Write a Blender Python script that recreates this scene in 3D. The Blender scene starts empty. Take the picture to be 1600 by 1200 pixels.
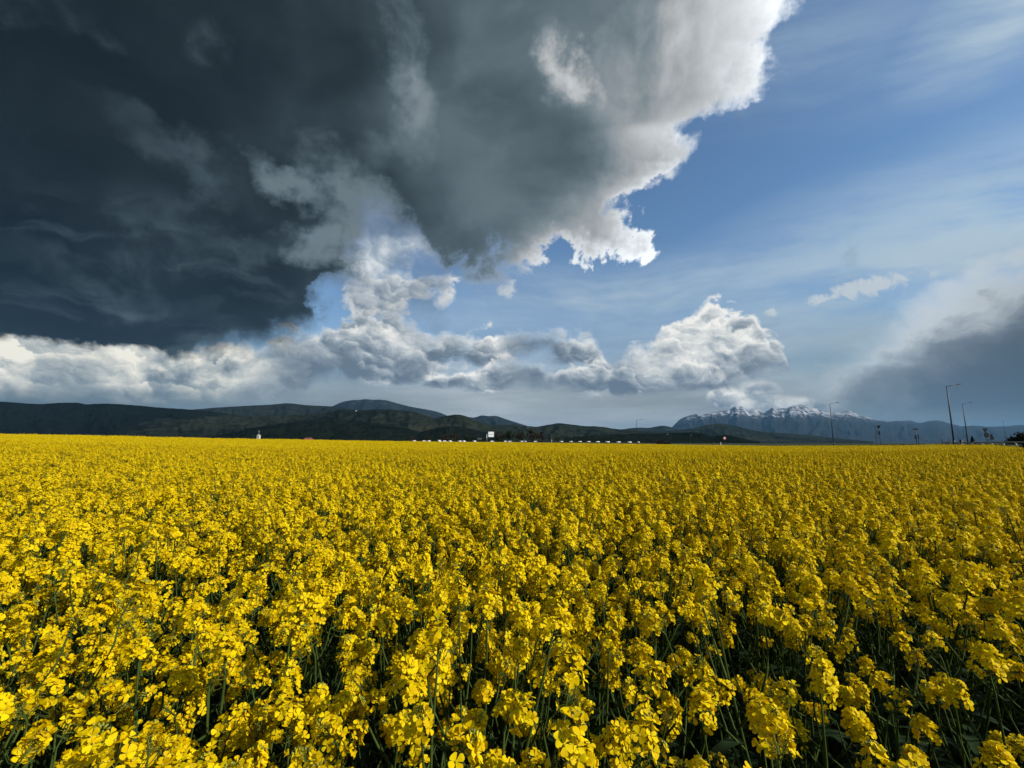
import bpy, bmesh, math, random
import numpy as np
from mathutils import Vector, Matrix, Euler

SC = bpy.context.scene
COL = SC.collection
rad = math.radians

# ------------------------------------------------------------------ camera
FPX = 690.0                      # focal length in photo pixels (1600 wide)
PITCH = math.atan(92.0 / FPX)    # the horizon lies a little below the middle
CAM_H = 1.78
cam_d = bpy.data.cameras.new('camera')
cam_d.sensor_width = 36.0
cam_d.lens = 36.0 * FPX / 1600.0
cam_d.clip_start = 0.05
cam_d.clip_end = 200000.0
cam = bpy.data.objects.new('camera', cam_d)
COL.objects.link(cam)
cam.location = (0, 0, CAM_H)
cam.rotation_euler = (rad(90) + PITCH, 0, 0)
SC.camera = cam

def ray(px, py):
    x = (px - 800.0) / FPX
    u = (600.0 - py) / FPX
    c, s = math.cos(PITCH), math.sin(PITCH)
    return Vector((x, c - u * s, s + u * c))

def at(px, py, depth):
    """world point seen at photo pixel px,py, depth metres ahead (along +Y)"""
    r = ray(px, py)
    return Vector((0, 0, CAM_H)) + r * (depth / r.y)

# ------------------------------------------------------------------ light
SUN_AZ, SUN_EL = 111.0, 33.0       # degrees right of the view direction, height
SUN_STRENGTH = 4.8
SKY_STRENGTH = 0.10
SC.view_settings.view_transform = 'Standard'
SC.view_settings.look = 'None'
SC.view_settings.gamma = 1.0
SC.view_settings.exposure = 0.0
sd = Vector((math.sin(rad(SUN_AZ)) * math.cos(rad(SUN_EL)),
             math.cos(rad(SUN_AZ)) * math.cos(rad(SUN_EL)), math.sin(rad(SUN_EL))))
sun_d = bpy.data.lights.new('sun', 'SUN')
sun_d.energy = SUN_STRENGTH
sun_d.angle = rad(0.53)
sun_d.color = (1.0, 0.93, 0.82)
sun = bpy.data.objects.new('sun', sun_d)
COL.objects.link(sun)
sun.rotation_euler = sd.to_track_quat('Z', 'Y').to_euler()
sun.location = sd * 50

def lin(r, g, b):
    f = lambda c: ((c / 255.0) / 12.92) if c <= 10 else (((c / 255.0) + 0.055) / 1.055) ** 2.4
    return (f(r), f(g), f(b))

# ------------------------------------------------------------------ node helper
class NT:
    def __init__(s, tree):
        s.t = tree; s.n = tree.nodes; s.l = tree.links
    def new(s, typ, **kw):
        n = s.n.new(typ)
        for k, v in kw.items(): setattr(n, k, v)
        return n
    def put(s, sock, v):
        if isinstance(v, X): s.l.new(v.s, sock)
        elif isinstance(v, bpy.types.NodeSocket): s.l.new(v, sock)
        elif v is not None:
            if sock.type == 'RGBA' and len(v) == 3: v = (*v, 1.0)
            sock.default_value = v
    def math(s, op, a, b=None, c=None, clamp=False):
        n = s.new('ShaderNodeMath', operation=op, use_clamp=clamp)
        for i, v in enumerate((a, b, c)):
            if v is not None: s.put(n.inputs[i], v)
        return X(s, n.outputs[0])
    def vmath(s, op, a, b=None, scale=None):
        n = s.new('ShaderNodeVectorMath', operation=op)
        s.put(n.inputs[0], a)
        if b is not None: s.put(n.inputs[1], b)
        if scale is not None: s.put(n.inputs['Scale'], scale)
        return X(s, n.outputs['Value'] if op in ('LENGTH', 'DOT_PRODUCT', 'DISTANCE') else n.outputs['Vector'])
    def xyz(s, x, y, z=0.0):
        n = s.new('ShaderNodeCombineXYZ')
        for i, v in enumerate((x, y, z)): s.put(n.inputs[i], v)
        return X(s, n.outputs[0])
    def sep(s, v):
        n = s.new('ShaderNodeSeparateXYZ'); s.put(n.inputs[0], v)
        return [X(s, o) for o in n.outputs]
    def noise(s, v, scale, detail=4.0, rough=0.5, lac=2.0, dist=0.0, color=False, typ='FBM', dim='3D'):
        n = s.new('ShaderNodeTexNoise', noise_dimensions=dim)
        n.noise_type = typ
        s.put(n.inputs['Vector'], v)
        n.inputs['Scale'].default_value = scale; n.inputs['Detail'].default_value = detail
        n.inputs['Roughness'].default_value = rough; n.inputs['Lacunarity'].default_value = lac
        n.inputs['Distortion'].default_value = dist
        return X(s, n.outputs['Color' if color else 'Fac'])
    def voro(s, v, scale, detail=2.0, rough=0.5, lac=2.0, feature='F1', smooth=0.6, out='Distance', rand=1.0, dim='3D', norm=True):
        n = s.new('ShaderNodeTexVoronoi', voronoi_dimensions=dim, feature=feature)
        s.put(n.inputs['Vector'], v)
        n.inputs['Scale'].default_value = scale
        n.inputs['Randomness'].default_value = rand
        if 'Detail' in n.inputs:
            n.inputs['Detail'].default_value = detail; n.inputs['Roughness'].default_value = rough; n.inputs['Lacunarity'].default_value = lac
        if feature == 'SMOOTH_F1': n.inputs['Smoothness'].default_value = smooth
        n.normalize = norm
        if out is None: return X(s, n.outputs['Distance']), X(s, n.outputs['Position'])
        return X(s, n.outputs[out])
    def ss(s, v, a, b, lo=0.0, hi=1.0):
        n = s.new('ShaderNodeMapRange', interpolation_type='SMOOTHSTEP', clamp=True)
        s.put(n.inputs[0], v); s.put(n.inputs[1], a); s.put(n.inputs[2], b); s.put(n.inputs[3], lo); s.put(n.inputs[4], hi)
        return X(s, n.outputs[0])
    def lerp(s, f, a, b):
        n = s.new('ShaderNodeMix', data_type='FLOAT', clamp_factor=True)
        s.put(n.inputs[0], f); s.put(n.inputs[2], a); s.put(n.inputs[3], b)
        return X(s, n.outputs[0])
    def mix(s, f, a, b, mode='MIX'):
        n = s.new('ShaderNodeMix', data_type='RGBA', blend_type=mode, clamp_factor=True)
        s.put(n.inputs[0], f); s.put(n.inputs[6], a); s.put(n.inputs[7], b)
        return X(s, n.outputs[2])
    def curve(s, v, pts, x0, x1, y0=0.0, y1=1.0):
        """value through a drawn curve; pts in real units"""
        n = s.new('ShaderNodeFloatCurve')
        s.put(n.inputs['Value'], (v - x0) * (1.0 / (x1 - x0)) if isinstance(v, X) else v)
        c = n.mapping.curves[0]
        q = [((x - x0) / (x1 - x0), (y - y0) / (y1 - y0)) for x, y in sorted(pts)]
        q = [(min(1, max(0, a)), min(1, max(0, b))) for a, b in q]
        while len(c.points) < len(q): c.points.new(0.5, 0.5)
        for p, (a, b) in zip(c.points, q):
            p.location = (a, b); p.handle_type = 'AUTO_CLAMPED'
        n.mapping.extend = 'HORIZONTAL'
        n.mapping.update()
        o = X(s, n.outputs[0])
        return o * (y1 - y0) + y0
    def ramp(s, v, stops, interp='LINEAR'):
        n = s.new('ShaderNodeValToRGB'); s.put(n.inputs[0], v)
        e = n.color_ramp.elements; n.color_ramp.interpolation = interp
        while len(e) < len(stops): e.new(0.5)
        for el, (p, c) in zip(e, stops):
            el.position = p; el.color = (*c, 1) if len(c) == 3 else c
        return X(s, n.outputs[0])
    def blob(s, v, c, r, rot=0.0):
        """1 at the centre of an ellipse, 0 at its rim and outside"""
        m = s.new('ShaderNodeMapping', vector_type='TEXTURE')
        s.put(m.inputs[0], v)
        m.inputs['Location'].default_value = (c[0], c[1], 0); m.inputs['Rotation'].default_value = (0, 0, rot)
        m.inputs['Scale'].default_value = (r[0], r[1], 1)
        g = s.new('ShaderNodeTexGradient', gradient_type='SPHERICAL'); s.l.new(m.outputs[0], g.inputs[0])
        return X(s, g.outputs['Fac'])

class X:
    """a node output with arithmetic"""
    def __init__(s, nt, sock): s.nt = nt; s.s = sock
    def __add__(a, b): return a.nt.math('ADD', a, b)
    __radd__ = __add__
    def __sub__(a, b): return a.nt.math('SUBTRACT', a, b)
    def __rsub__(a, b): return a.nt.math('SUBTRACT', b, a)
    def __mul__(a, b): return a.nt.math('MULTIPLY', a, b)
    __rmul__ = __mul__
    def __truediv__(a, b): return a.nt.math('DIVIDE', a, b)
    def __rtruediv__(a, b): return a.nt.math('DIVIDE', b, a)
    def __pow__(a, b): return a.nt.math('POWER', a, b)
    def min(a, b): return a.nt.math('MINIMUM', a, b)
    def max(a, b): return a.nt.math('MAXIMUM', a, b)
    def smin(a, b, k): return a.nt.math('SMOOTH_MIN', a, b, k)
    def smax(a, b, k): return a.nt.math('SMOOTH_MAX', a, b, k)
    def clamp(a): return a.nt.math('ADD', a, 0.0, clamp=True)

# ------------------------------------------------------------------ sky and clouds
def sky_world():
    w = bpy.data.worlds.new('World'); SC.world = w; w.use_nodes = True
    w.cycles.sampling_method = 'MANUAL'; w.cycles.sample_map_resolution = 512
    T = NT(w.node_tree); T.n.clear()
    out = T.new('ShaderNodeOutputWorld')
    tc = T.new('ShaderNodeTexCoord')
    d = T.vmath('NORMALIZE', tc.outputs['Generated'])
    dx, dy, dz = T.sep(d)
    sky = T.new('ShaderNodeTexSky', sky_type='NISHITA', sun_disc=False)
    sky.sun_elevation = rad(SUN_EL); sky.sun_rotation = rad(SUN_AZ)
    sky.altitude = 600; sky.air_density = 1.0; sky.dust_density = 0.6; sky.ozone_density = 1.6
    nish = X(T, sky.outputs[0])

    # a stereographic map of the heavens, centred on the horizon straight ahead
    den = (dy + 1.0).max(0.05)
    u = dx * 2.0 / den
    v = dz * 2.0 / den
    p = T.xyz(u, v, 0.0)
    N2 = lambda nt, vec, sc, de=4, ro=0.5, **k: nt.noise(vec, sc, de, ro, dim='2D', **k)

    def uv(px, py):
        r = ray(px, py).normalized()
        k = 2.0 / (1.0 + r.y)
        return (r.x * k, r.z * k)
    H = 1.0 / SKY_STRENGTH
    def C(r, g, b, k=1.0):
        a = lin(r, g, b); return (a[0] * H * k, a[1] * H * k, a[2] * H * k)
    U0, U1, V0, V1 = -1.3, 1.3, -0.1, 1.1
    def curve_v(uu, pts):     # v as a function of u
        return T.curve(uu, [uv(*q) for q in pts], U0, U1, V0, V1)
    def curve_u(vv, pts):     # u as a function of v
        return T.curve(vv, [uv(*q)[::-1] for q in pts], V0, V1, U0, U1)
    def along_u(pts, y0=0.0, y1=1.0, uu=None):   # a value that changes with the bearing
        return T.curve(u if uu is None else uu, [(uv(x, 560)[0], y) for x, y in pts], U0, U1, y0, y1)
    def blob(pp, px, py, rx, ry, rot=0.0):
        return T.blob(pp, uv(px, py), (rx / 800.0, ry / 800.0), rad(rot))

    # shared turbulence
    wA = T.vmath('SUBTRACT', N2(T, p, 2.6, 3, 0.5, color=True), (0.5, 0.5, 0.5))
    wB = T.vmath('SUBTRACT', N2(T, p, 9.0, 5, 0.55, color=True), (0.5, 0.5, 0.5))
    pA = T.vmath('ADD', p, T.vmath('SCALE', wA, scale=0.16))
    pAB = T.vmath('ADD', pA, T.vmath('SCALE', wB, scale=0.07))
    ua, va, _ = T.sep(pA)
    ub, vb, _ = T.sep(pAB)

    # ---------- clear blue, paling to the horizon, with thin cirrus streaks
    col = T.mix(1.0, nish, (1.04, 1.27, 1.38), 'MULTIPLY')
    rot = T.new('ShaderNodeMapping', vector_type='POINT')
    T.put(rot.inputs[0], T.vmath('ADD', p, T.vmath('SCALE', wA, scale=0.07))); rot.inputs['Rotation'].default_value = (0, 0, rad(-14)); rot.inputs['Scale'].default_value = (1.0, 5.0, 1)
    st = N2(T, X(T, rot.outputs[0]), 2.0, 7, 0.60)
    soft = N2(T, pA, 2.2, 5, 0.55)
    cir = (blob(p, 1600, 400, 660, 230, 12) * 1.22 + blob(p, 1250, 60, 520, 150, -8) * 0.34 + blob(p, 900, 470, 420, 90, 5) * 0.8
           + blob(p, 1600, 10, 160, 90, 30) * 0.8)
    cirm = (cir * T.ss(st * 0.8 + soft * 0.2, 0.34, 0.66, 0.25, 1.15)).clamp()
    col = T.mix(cirm * 0.85, col, C(188, 207, 218))
    # pale air near the horizon, darker left and right
    hz_l = along_u([(-300, .10), (0, .105), (300, .16), (450, .27), (600, .34), (780, .44), (850, .46), (1000, .36), (1150, .34), (1300, .24), (1450, .17), (1600, .12), (1800, .10)])
    hcol = T.vmath('SCALE', T.mix(T.ss(hz_l, 0.12, 0.42), (0.80, 1.0, 1.10), (0.92, 1.0, 1.03)), scale=hz_l * H)
    hmask = T.curve(v, [(-0.1, 1), (0.0, 1.0), (0.09, .95), (0.15, .70), (0.22, .38), (0.34, .10), (0.5, 0), (1.1, 0)], V0, V1)
    stz = N2(T, T.vmath('MULTIPLY', p, (1.0, 6.0, 1.0)), 2.5, 6, 0.6)
    hcol = T.vmath('SCALE', hcol, scale=T.ss(stz, 0.25, 0.75, 0.78, 1.22))
    col = T.mix(hmask, col, hcol)

    # ---------- cauliflower puffs, each lit from the upper right
    wC = T.vmath('SUBTRACT', N2(T, p, 16.0, 5, 0.6, color=True), (0.5, 0.5, 0.5))
    pq = T.vmath('ADD', p, T.vmath('SCALE', wC, scale=0.060))
    pq = T.vmath('MULTIPLY', pq, (1.0, 1.6, 1.0))
    puff_l = None; bulge = None
    for sc, wl, wd in ((10.0, 0.80, 0.036), (22.0, 0.52, 0.020), (48.0, 0.22, 0.009)):
        dist, pos = T.voro(pq, sc, 0, feature='SMOOTH_F1', smooth=0.45, out=None, dim='2D', norm=False)
        off = T.vmath('SUBTRACT', pq, pos)
        l = T.vmath('DOT_PRODUCT', off, (0.62 * sc * wl, 0.78 * sc * wl, 0.0))
        b = (0.45 - dist) * wd
        puff_l = l if puff_l is None else puff_l + l
        bulge = b if bulge is None else bulge + b
    fine = N2(T, pq, 26.0, 7, 0.60)
    calm = T.ss(N2(T, pA, 5.0, 3, 0.5), 0.36, 0.60)
    puff_l = puff_l * T.lerp(calm, 0.25, 1.0)
    big = N2(T, p, 6.5, 3, 0.5)

    # ---------- grey rain-cloud mass low on the right
    r_top = curve_v(ub, [(900, 720), (1150, 690), (1230, 600), (1310, 548), (1390, 488), (1450, 448), (1500, 424), (1560, 400), (1640, 372), (1900, 320)])
    st2 = N2(T, T.vmath('MULTIPLY', pAB, (1.0, 3.2, 1.0)), 3.4, 8, 0.6)
    R = (r_top - v) + (st2 - 0.5) * 0.17 + bulge * 0.9
    ra = T.ss(R, -0.04, 0.09) * T.ss(v, 0.045, 0.075)
    rcol = T.ramp(T.ss(R + (N2(T, pAB, 9, 6, 0.55) - 0.5) * 0.16, -0.02, 0.24), [(0.0, C(178, 196, 208)), (0.2, C(196, 204, 208)), (0.42, C(156, 165, 173)), (0.68, C(116, 127, 138)), (1.0, C(84, 99, 113))])
    rimR = T.ss(R, -0.015, 0.02) * T.ss(R, 0.085, 0.02) * T.ss(u, uv(1340, 520)[0], uv(1480, 470)[0])
    rcol = T.mix(rimR * 0.75, rcol, C(232, 232, 230))
    rcol = T.vmath('SCALE', rcol, scale=along_u([(1100, 1.0), (1300, 1.25), (1400, 1.1), (1500, .98), (1600, .82), (1800, .7)], 0, 2))
    col = T.mix(ra * T.ss(u, uv(1230, 560)[0], uv(1500, 560)[0], 0.25, 0.95), col, rcol)

    # ---------- cumulus: bank on the left, band in the middle, tower on the right
    bandn = N2(T, T.vmath('MULTIPLY', pAB, (1.0, 2.8, 1.0)), 8.0, 6, 0.58)
    leftm = T.ss(u, uv(520, 600)[0], uv(330, 600)[0])
    foot = T.ss(v, uv(100, 640)[1], uv(100, 580)[1])
    bias = along_u([(-100, .80), (0, .80), (300, .76), (430, .54), (560, .46), (700, .58), (900, .58), (1000, .58), (1100, .64), (1200, .66), (1300, .6)])
    def layer(col, tops, bases, blobs, dim, lump):
        top = curve_v(u, tops); base = curve_v(u, bases)
        rough = bulge * lump + (big - 0.5) * 0.085 * lump + (fine - 0.5) * 0.05
        dt = top - v; db = v - base + (bandn - 0.5) * 0.045
        rel = ((v - base) / (top - base).max(0.012)).clamp()
        e = dt.smin(db + 0.016, 0.012)
        for (x, y, rx, ry, ro, k, th) in blobs:
            bl = blob(p, x, y, rx, ry, ro); e = e.max((bl - th) * k - T.ss(bl, 0.12, 0.0) * 0.3)
            rel = rel.max(T.ss(bl, th - 0.1, th + 0.2) * T.ss(v, uv(x, y + ry * 0.5)[1], uv(x, y - ry * 0.5)[1], 0.1, 0.85))
        D0 = e + rough * T.ss(db, -0.01, 0.035, 0.25, 1.0)
        ca = T.ss(D0, -0.004, T.lerp(calm, 0.044, 0.015))
        tone = (0.10 + rel * 0.50 + puff_l * 0.62 + (big - 0.5) * 0.6 + (bandn - 0.5) * 1.25 + (fine - 0.5) * 0.24 + T.ss(D0, 0.028, 0.002) * T.ss(rel, 0.2, 0.7) * 0.42 + bias - 0.5 - dim)
        cc = T.ramp(tone, [(0.0, C(104, 119, 134)), (0.22, C(130, 143, 155)), (0.5, C(174, 183, 189)), (0.78, C(220, 222, 220)), (1.0, C(248, 247, 241))])
        ca = ca * T.lerp(leftm, 1.0, foot)
        cc = T.mix(1.0, cc, T.mix(leftm, (1, 1, 1), (1.02, 0.99, 0.91)), 'MULTIPLY')
        return T.mix(ca, col, cc)
    col = layer(col, [(-300, 490), (0, 500), (200, 510), (330, 535), (400, 540), (430, 520), (470, 500), (560, 494), (600, 488), (640, 494), (672, 522), (705, 512), (760, 516), (830, 506), (880, 512), (925, 522), (945, 550), (965, 552), (985, 542), (1005, 554), (1030, 524), (1070, 510), (1100, 482), (1116, 472), (1132, 484), (1160, 484), (1182, 500), (1196, 522), (1216, 534), (1228, 556), (1245, 610), (1290, 720), (1400, 740)],
                [(-300, 640), (0, 630), (300, 628), (420, 628), (470, 618), (500, 594), (560, 594), (650, 588), (690, 570), (800, 562), (900, 560), (950, 580), (1060, 606), (1130, 600), (1190, 586), (1224, 572), (1245, 580), (1290, 580), (1400, 580)],
                [(1135, 622, 60, 34, 0, 0.08, 0.36), (1188, 614, 62, 38, 0, 0.08, 0.34), (1215, 634, 110, 34, 0, 0.08, 0.36), (592, 455, 100, 80, 35, 0.11, 0.42), (655, 448, 110, 34, 15, 0.08, 0.36), (700, 462, 40, 30, 60, 0.06, 0.35)], 0.0, 1.0)
    col = layer(col, [(500, 640), (640, 615), (672, 590), (700, 580), (745, 572), (790, 556), (830, 552), (868, 578), (905, 570), (930, 556), (965, 552), (1010, 562), (1040, 570), (1090, 566), (1130, 584), (1160, 640), (1300, 700)],
                [(500, 600), (660, 598), (720, 600), (800, 602), (860, 606), (950, 611), (1060, 610), (1130, 602), (1300, 600)], [], 0.06, 0.75)
    # little torn clouds right of the tower
    small = blob(p, 1365, 447, 95, 22, 8).max(blob(p, 1278, 466, 26, 16)).max(blob(p, 795, 452, 30, 22, 25) * 0.8).max(blob(p, 1205, 487, 22, 12) * 0.8)
    fsm = N2(T, pAB, 30.0, 7, 0.62)
    sm = T.ss(small + (fsm - 0.5) * 2.4 * T.ss(small, 0.0, 0.3), 0.18, 0.85)
    col = T.mix(sm * 0.75, col, C(205, 212, 215))

    # hazy torn cloud seen through the gap in the storm
    gapm = blob(pA, 560, 345, 270, 190, -40)
    gn = N2(T, pAB, 7.0, 7, 0.56)
    gapa = T.ss(gapm + (gn - 0.5) * 1.0, 0.10, 0.55)
    gcol = T.ramp(T.ss(gn * 0.7 + puff_l * 0.22 + T.ss(blob(pA, 615, 420, 130, 80, 20), 0.0, 0.8) * 0.42, 0.28, 0.92), [(0.0, C(96, 114, 134)), (0.4, C(134, 150, 168)), (0.75, C(182, 192, 200)), (1.0, C(238, 240, 238))])
    col = T.mix(gapa * 0.85, col, gcol)

    # ---------- the storm cloud
    f8 = N2(T, pA, 7.0, 9, 0.58)
    fs = N2(T, pA, 5.0, 4, 0.45)
    fr = N2(T, p, 15.0, 9, 0.60) * 0.75 + N2(T, pAB, 42.0, 6, 0.58) * 0.25
    xb = curve_u(v, [(1300, -300), (1270, -60), (1250, 0), (1232, 60), (1225, 115), (1162, 165), (1086, 195), (1074, 240), (1036, 280), (992, 312), (992, 345), (1012, 385), (992, 415), (935, 470), (900, 600)])
    vb_ = curve_v(u, [(-300, 510), (0, 528), (160, 542), (300, 562), (380, 564), (440, 556), (500, 532), (530, 515), (560, 480), (600, 440), (660, 436), (715, 446), (780, 432), (860, 412), (930, 416), (1000, 412), (1200, 420)])
    pN = T.vmath('ADD', pAB, T.vmath('SCALE', wC, scale=0.10))
    SR = xb - u
    SB = v - vb_
    S0 = SR.smin(SB, 0.03)
    hole = (blob(pN, 582, 382, 195, 92, -60) * 1.0).max(blob(pN, 545, 470, 62, 60, 20) * 0.8).max(blob(pN, 665, 425, 90, 46, -20) * 0.8).max(blob(pN, 462, 305, 90, 44, -45) * 0.8).max(blob(pN, 492, 395, 70, 46, 10) * 0.72).max(blob(pN, 530, 325, 100, 60, -40) * 0.8)
    edgy = T.ss(u, uv(330, 480)[0], uv(600, 480)[0]).max(T.ss(v, uv(800, 480)[1], uv(800, 380)[1]))
    nz = ((f8 - 0.5) * 0.17 + (fr - 0.5) * 0.21 + bulge * 0.9) * T.lerp(edgy, 0.28, 1.0) * T.ss(S0, -0.07, 0.0, 0.45, 1.0)
    shred = (blob(pN, 478, 350, 70, 42, 20) * 0.9).max(blob(pN, 535, 362, 46, 34, 40) * 0.8).max(blob(pN, 575, 452, 84, 66, 20) * 0.7).max(blob(pN, 480, 415, 90, 40, 0) * 0.8)
    S = S0 + shred * 0.13 + nz - (hole + ((fs - 0.5) * 0.6 + (fr - 0.5) * 1.4 + (f8 - 0.5) * 0.8) * T.ss(hole, 0.0, 0.25)) * 0.21
    sharp = T.ss(u, uv(620, 480)[0], uv(900, 300)[0])
    holem = T.ss(hole, 0.02, 0.3)
    sa = T.ss(S, -0.006, 0.055 * holem + T.lerp(sharp, T.lerp(T.ss(u, uv(250, 500)[0], uv(430, 500)[0]), 0.012, 0.095), T.ss(N2(T, pA, 6.0, 3, 0.5), 0.40, 0.62, 0.018, 0.085)))
    ubs = ub + (fs - 0.5) * 0.25
    base_l = along_u([(-300, .008), (0, .011), (250, .016), (420, .022), (520, .036), (600, .070), (700, .102), (850, .135), (930, .165), (1000, .20), (1100, .32), (1250, .50)], uu=ubs)
    rim = T.ss(SR.smin(SB * 1.6, 0.05) + (f8 - 0.5) * 0.26 + (fr - 0.5) * 0.10, 0.27, -0.03)
    rim = rim * rim * 0.6 + rim * 0.4
    rim_w = T.curve(v, [(uv(900, y)[1], k) for y, k in [(-200, 1.0), (0, .92), (100, .85), (170, .78), (230, .70), (300, .60), (400, .80), (450, .5)]], V0, V1) * T.ss(u, uv(730, 400)[0], uv(900, 300)[0])
    inner = T.ss(hole + (f8 - 0.5) * 0.9, 0.05, 0.65) * 0.16
    thin = T.ss(S, 0.075, -0.01) * T.ss(u, uv(430, 400)[0], uv(600, 400)[0])
    patches = (T.ss(blob(pN, 872, 116, 62, 50, -50), 0.0, 1.0) * 0.38 + blob(pN, 640, 95, 46, 170, 14) * 0.15 + blob(pN, 310, 265, 150, 46, -32) * 0.055 + blob(pN, 250, 352, 180, 36, -12) * 0.028
               + blob(pN, 620, 242, 100, 36, 0) * 0.07 + blob(pN, 130, 440, 300, 30, -14) * 0.035 + blob(pN, 640, 205, 44, 70, 0) * 0.06 + blob(pN, 380, 405, 90, 30, 10) * 0.05
               + blob(pN, 1060, 50, 230, 120, 40) * 0.30)
    streak = N2(T, T.vmath('MULTIPLY', pA, (1.0, 2.2, 1.0)), 3.6, 5, 0.48)
    lum = base_l * T.ss(streak * 0.6 + fs * 0.4, 0.30, 0.70, 0.72, 1.30) + patches * T.ss(f8, 0.30, 0.62, 0.30, 1.2)
    lum = lum + rim * rim_w * 0.74 * (T.ss(fr * 0.6 + f8 * 0.4, 0.30, 0.62, 0.60, 1.12) + puff_l * 0.30) + thin * T.lerp(T.ss(u, uv(640, 400)[0], uv(800, 300)[0]), 0.13, 0.34) + inner
    strat = N2(T, T.vmath('MULTIPLY', pAB, (1.0, 4.6, 1.0)), 3.6, 6, 0.52)
    low = T.ss(v, uv(300, 250)[1], uv(300, 430)[1]) * T.ss(u, uv(560, 400)[0], uv(420, 400)[0])
    lum = lum + T.ss(strat, 0.50, 0.72) * low * 0.042
    tint = T.mix(T.ss(lum, 0.02, 0.45), (0.70, 1.02, 1.20), (0.955, 1.0, 1.03))
    scol = T.vmath('SCALE', tint, scale=lum * H)
    col = T.mix(sa, col, scol)

    bgA = T.new('ShaderNodeBackground'); T.put(bgA.inputs[0], col); bgA.inputs[1].default_value = SKY_STRENGTH
    # the half of the heavens behind: the same blue with scattered soft cloud
    cb = T.ss(T.noise(T.vmath('MULTIPLY', d, (1, 1, 2.2)), 2.0, 4, 0.55), 0.52, 0.72)
    colB = T.mix(cb * 0.55, nish, C(120, 132, 142))
    bgB = T.new('ShaderNodeBackground'); T.put(bgB.inputs[0], colB); bgB.inputs[1].default_value = SKY_STRENGTH
    front = T.ss(dy, -0.12, 0.02)
    ms = T.new('ShaderNodeMixShader'); T.put(ms.inputs[0], front); T.l.new(bgB.outputs[0], ms.inputs[1]); T.l.new(bgA.outputs[0], ms.inputs[2])
    T.l.new(ms.outputs[0], out.inputs['Surface'])
sky_world()

# ------------------------------------------------------------------ helpers
SC.render.engine = 'CYCLES'
SC.cycles.max_bounces = 5
SC.cycles.diffuse_bounces = 3
SC.cycles.glossy_bounces = 2
SC.cycles.transmission_bounces = 3
SC.cycles.transparent_max_bounces = 6
SC.cycles.volume_bounces = 0
SC.cycles.caustics_reflective = False
SC.cycles.caustics_refractive = False

def tag(o, label=None, cat=None, group=None, kind=None):
    for k, v in (('label', label), ('category', cat), ('group', group), ('kind', kind)):
        if v: o[k] = v
    return o

def empty(name, loc, rz=0.0):
    o = bpy.data.objects.new(name, None); COL.objects.link(o)
    o.location = loc; o.rotation_euler = (0, 0, rz); o.empty_display_size = 0.2
    return o

class MB:
    """collects faces and links them as one mesh object"""
    def __init__(s): s.v = []; s.f = []; s.m = []
    def add(s, vs, fs, m=0):
        k = len(s.v); s.v += [tuple(x) for x in vs]
        for f in fs: s.f.append([i + k for i in f]); s.m.append(m)
    def box(s, x0, x1, y0, y1, z0, z1, m=0):
        s.add([(x0, y0, z0), (x1, y0, z0), (x1, y1, z0), (x0, y1, z0), (x0, y0, z1), (x1, y0, z1), (x1, y1, z1), (x0, y1, z1)],
              [(3, 2, 1, 0), (4, 5, 6, 7), (0, 1, 5, 4), (1, 2, 6, 5), (2, 3, 7, 6), (3, 0, 4, 7)], m)
    def tube(s, pts, rs, n=8, m=0, cap=True):
        pts = [Vector(p) for p in pts]
        if not hasattr(rs, '__len__'): rs = [rs] * len(pts)
        k = len(s.v); up = None
        for i, p in enumerate(pts):
            t = (pts[min(i + 1, len(pts) - 1)] - pts[max(i - 1, 0)]).normalized()
            a = t.orthogonal().normalized() if up is None else (up - t * up.dot(t)).normalized()
            up = a; b = t.cross(a)
            for j in range(n):
                w = 2 * math.pi * j / n
                s.v.append(tuple(p + (a * math.cos(w) + b * math.sin(w)) * rs[i]))
        for i in range(len(pts) - 1):
            for j in range(n):
                q = k + i * n + j; r = k + i * n + (j + 1) % n
                s.f.append([q, r, r + n, q + n]); s.m.append(m)
        if cap:
            s.f.append([k + j for j in range(n)][::-1]); s.m.append(m)
            e = k + (len(pts) - 1) * n
            s.f.append([e + j for j in range(n)]); s.m.append(m)
    def prism(s, prof, y0, y1, m=0):
        """profile in x,z swept along y"""
        n = len(prof)
        s.add([(x, y0, z) for x, z in prof] + [(x, y1, z) for x, z in prof],
              [list(range(n))[::-1] if False else list(range(n)), [n + i for i in range(n)][::-1]] + [[i, i + n, (i + 1) % n + n, (i + 1) % n] for i in range(n)], m)
    def mesh(s, name, mats, smooth=False):
        me = bpy.data.meshes.new(name)
        me.from_pydata(s.v, [], s.f)
        for q in mats: me.materials.append(q)
        if len(mats) > 1: me.polygons.foreach_set('material_index', s.m)
        if smooth: me.polygons.foreach_set('use_smooth', [True] * len(me.polygons))
        me.update()
        return me
    def build(s, name, mats, parent=None, smooth=False, fix=True):
        if not isinstance(mats, (list, tuple)): mats = [mats]
        me = s.mesh(name, mats, smooth)
        if fix:
            b = bmesh.new(); b.from_mesh(me); bmesh.ops.recalc_face_normals(b, faces=b.faces); b.to_mesh(me); b.free()
        o = bpy.data.objects.new(name, me); COL.objects.link(o)
        if parent: o.parent = parent
        return o

def copy_tree(o, parent=None):
    c = o.copy(); COL.objects.link(c)
    if parent: c.parent = parent
    for ch in o.children: copy_tree(ch, c)
    return c

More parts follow.
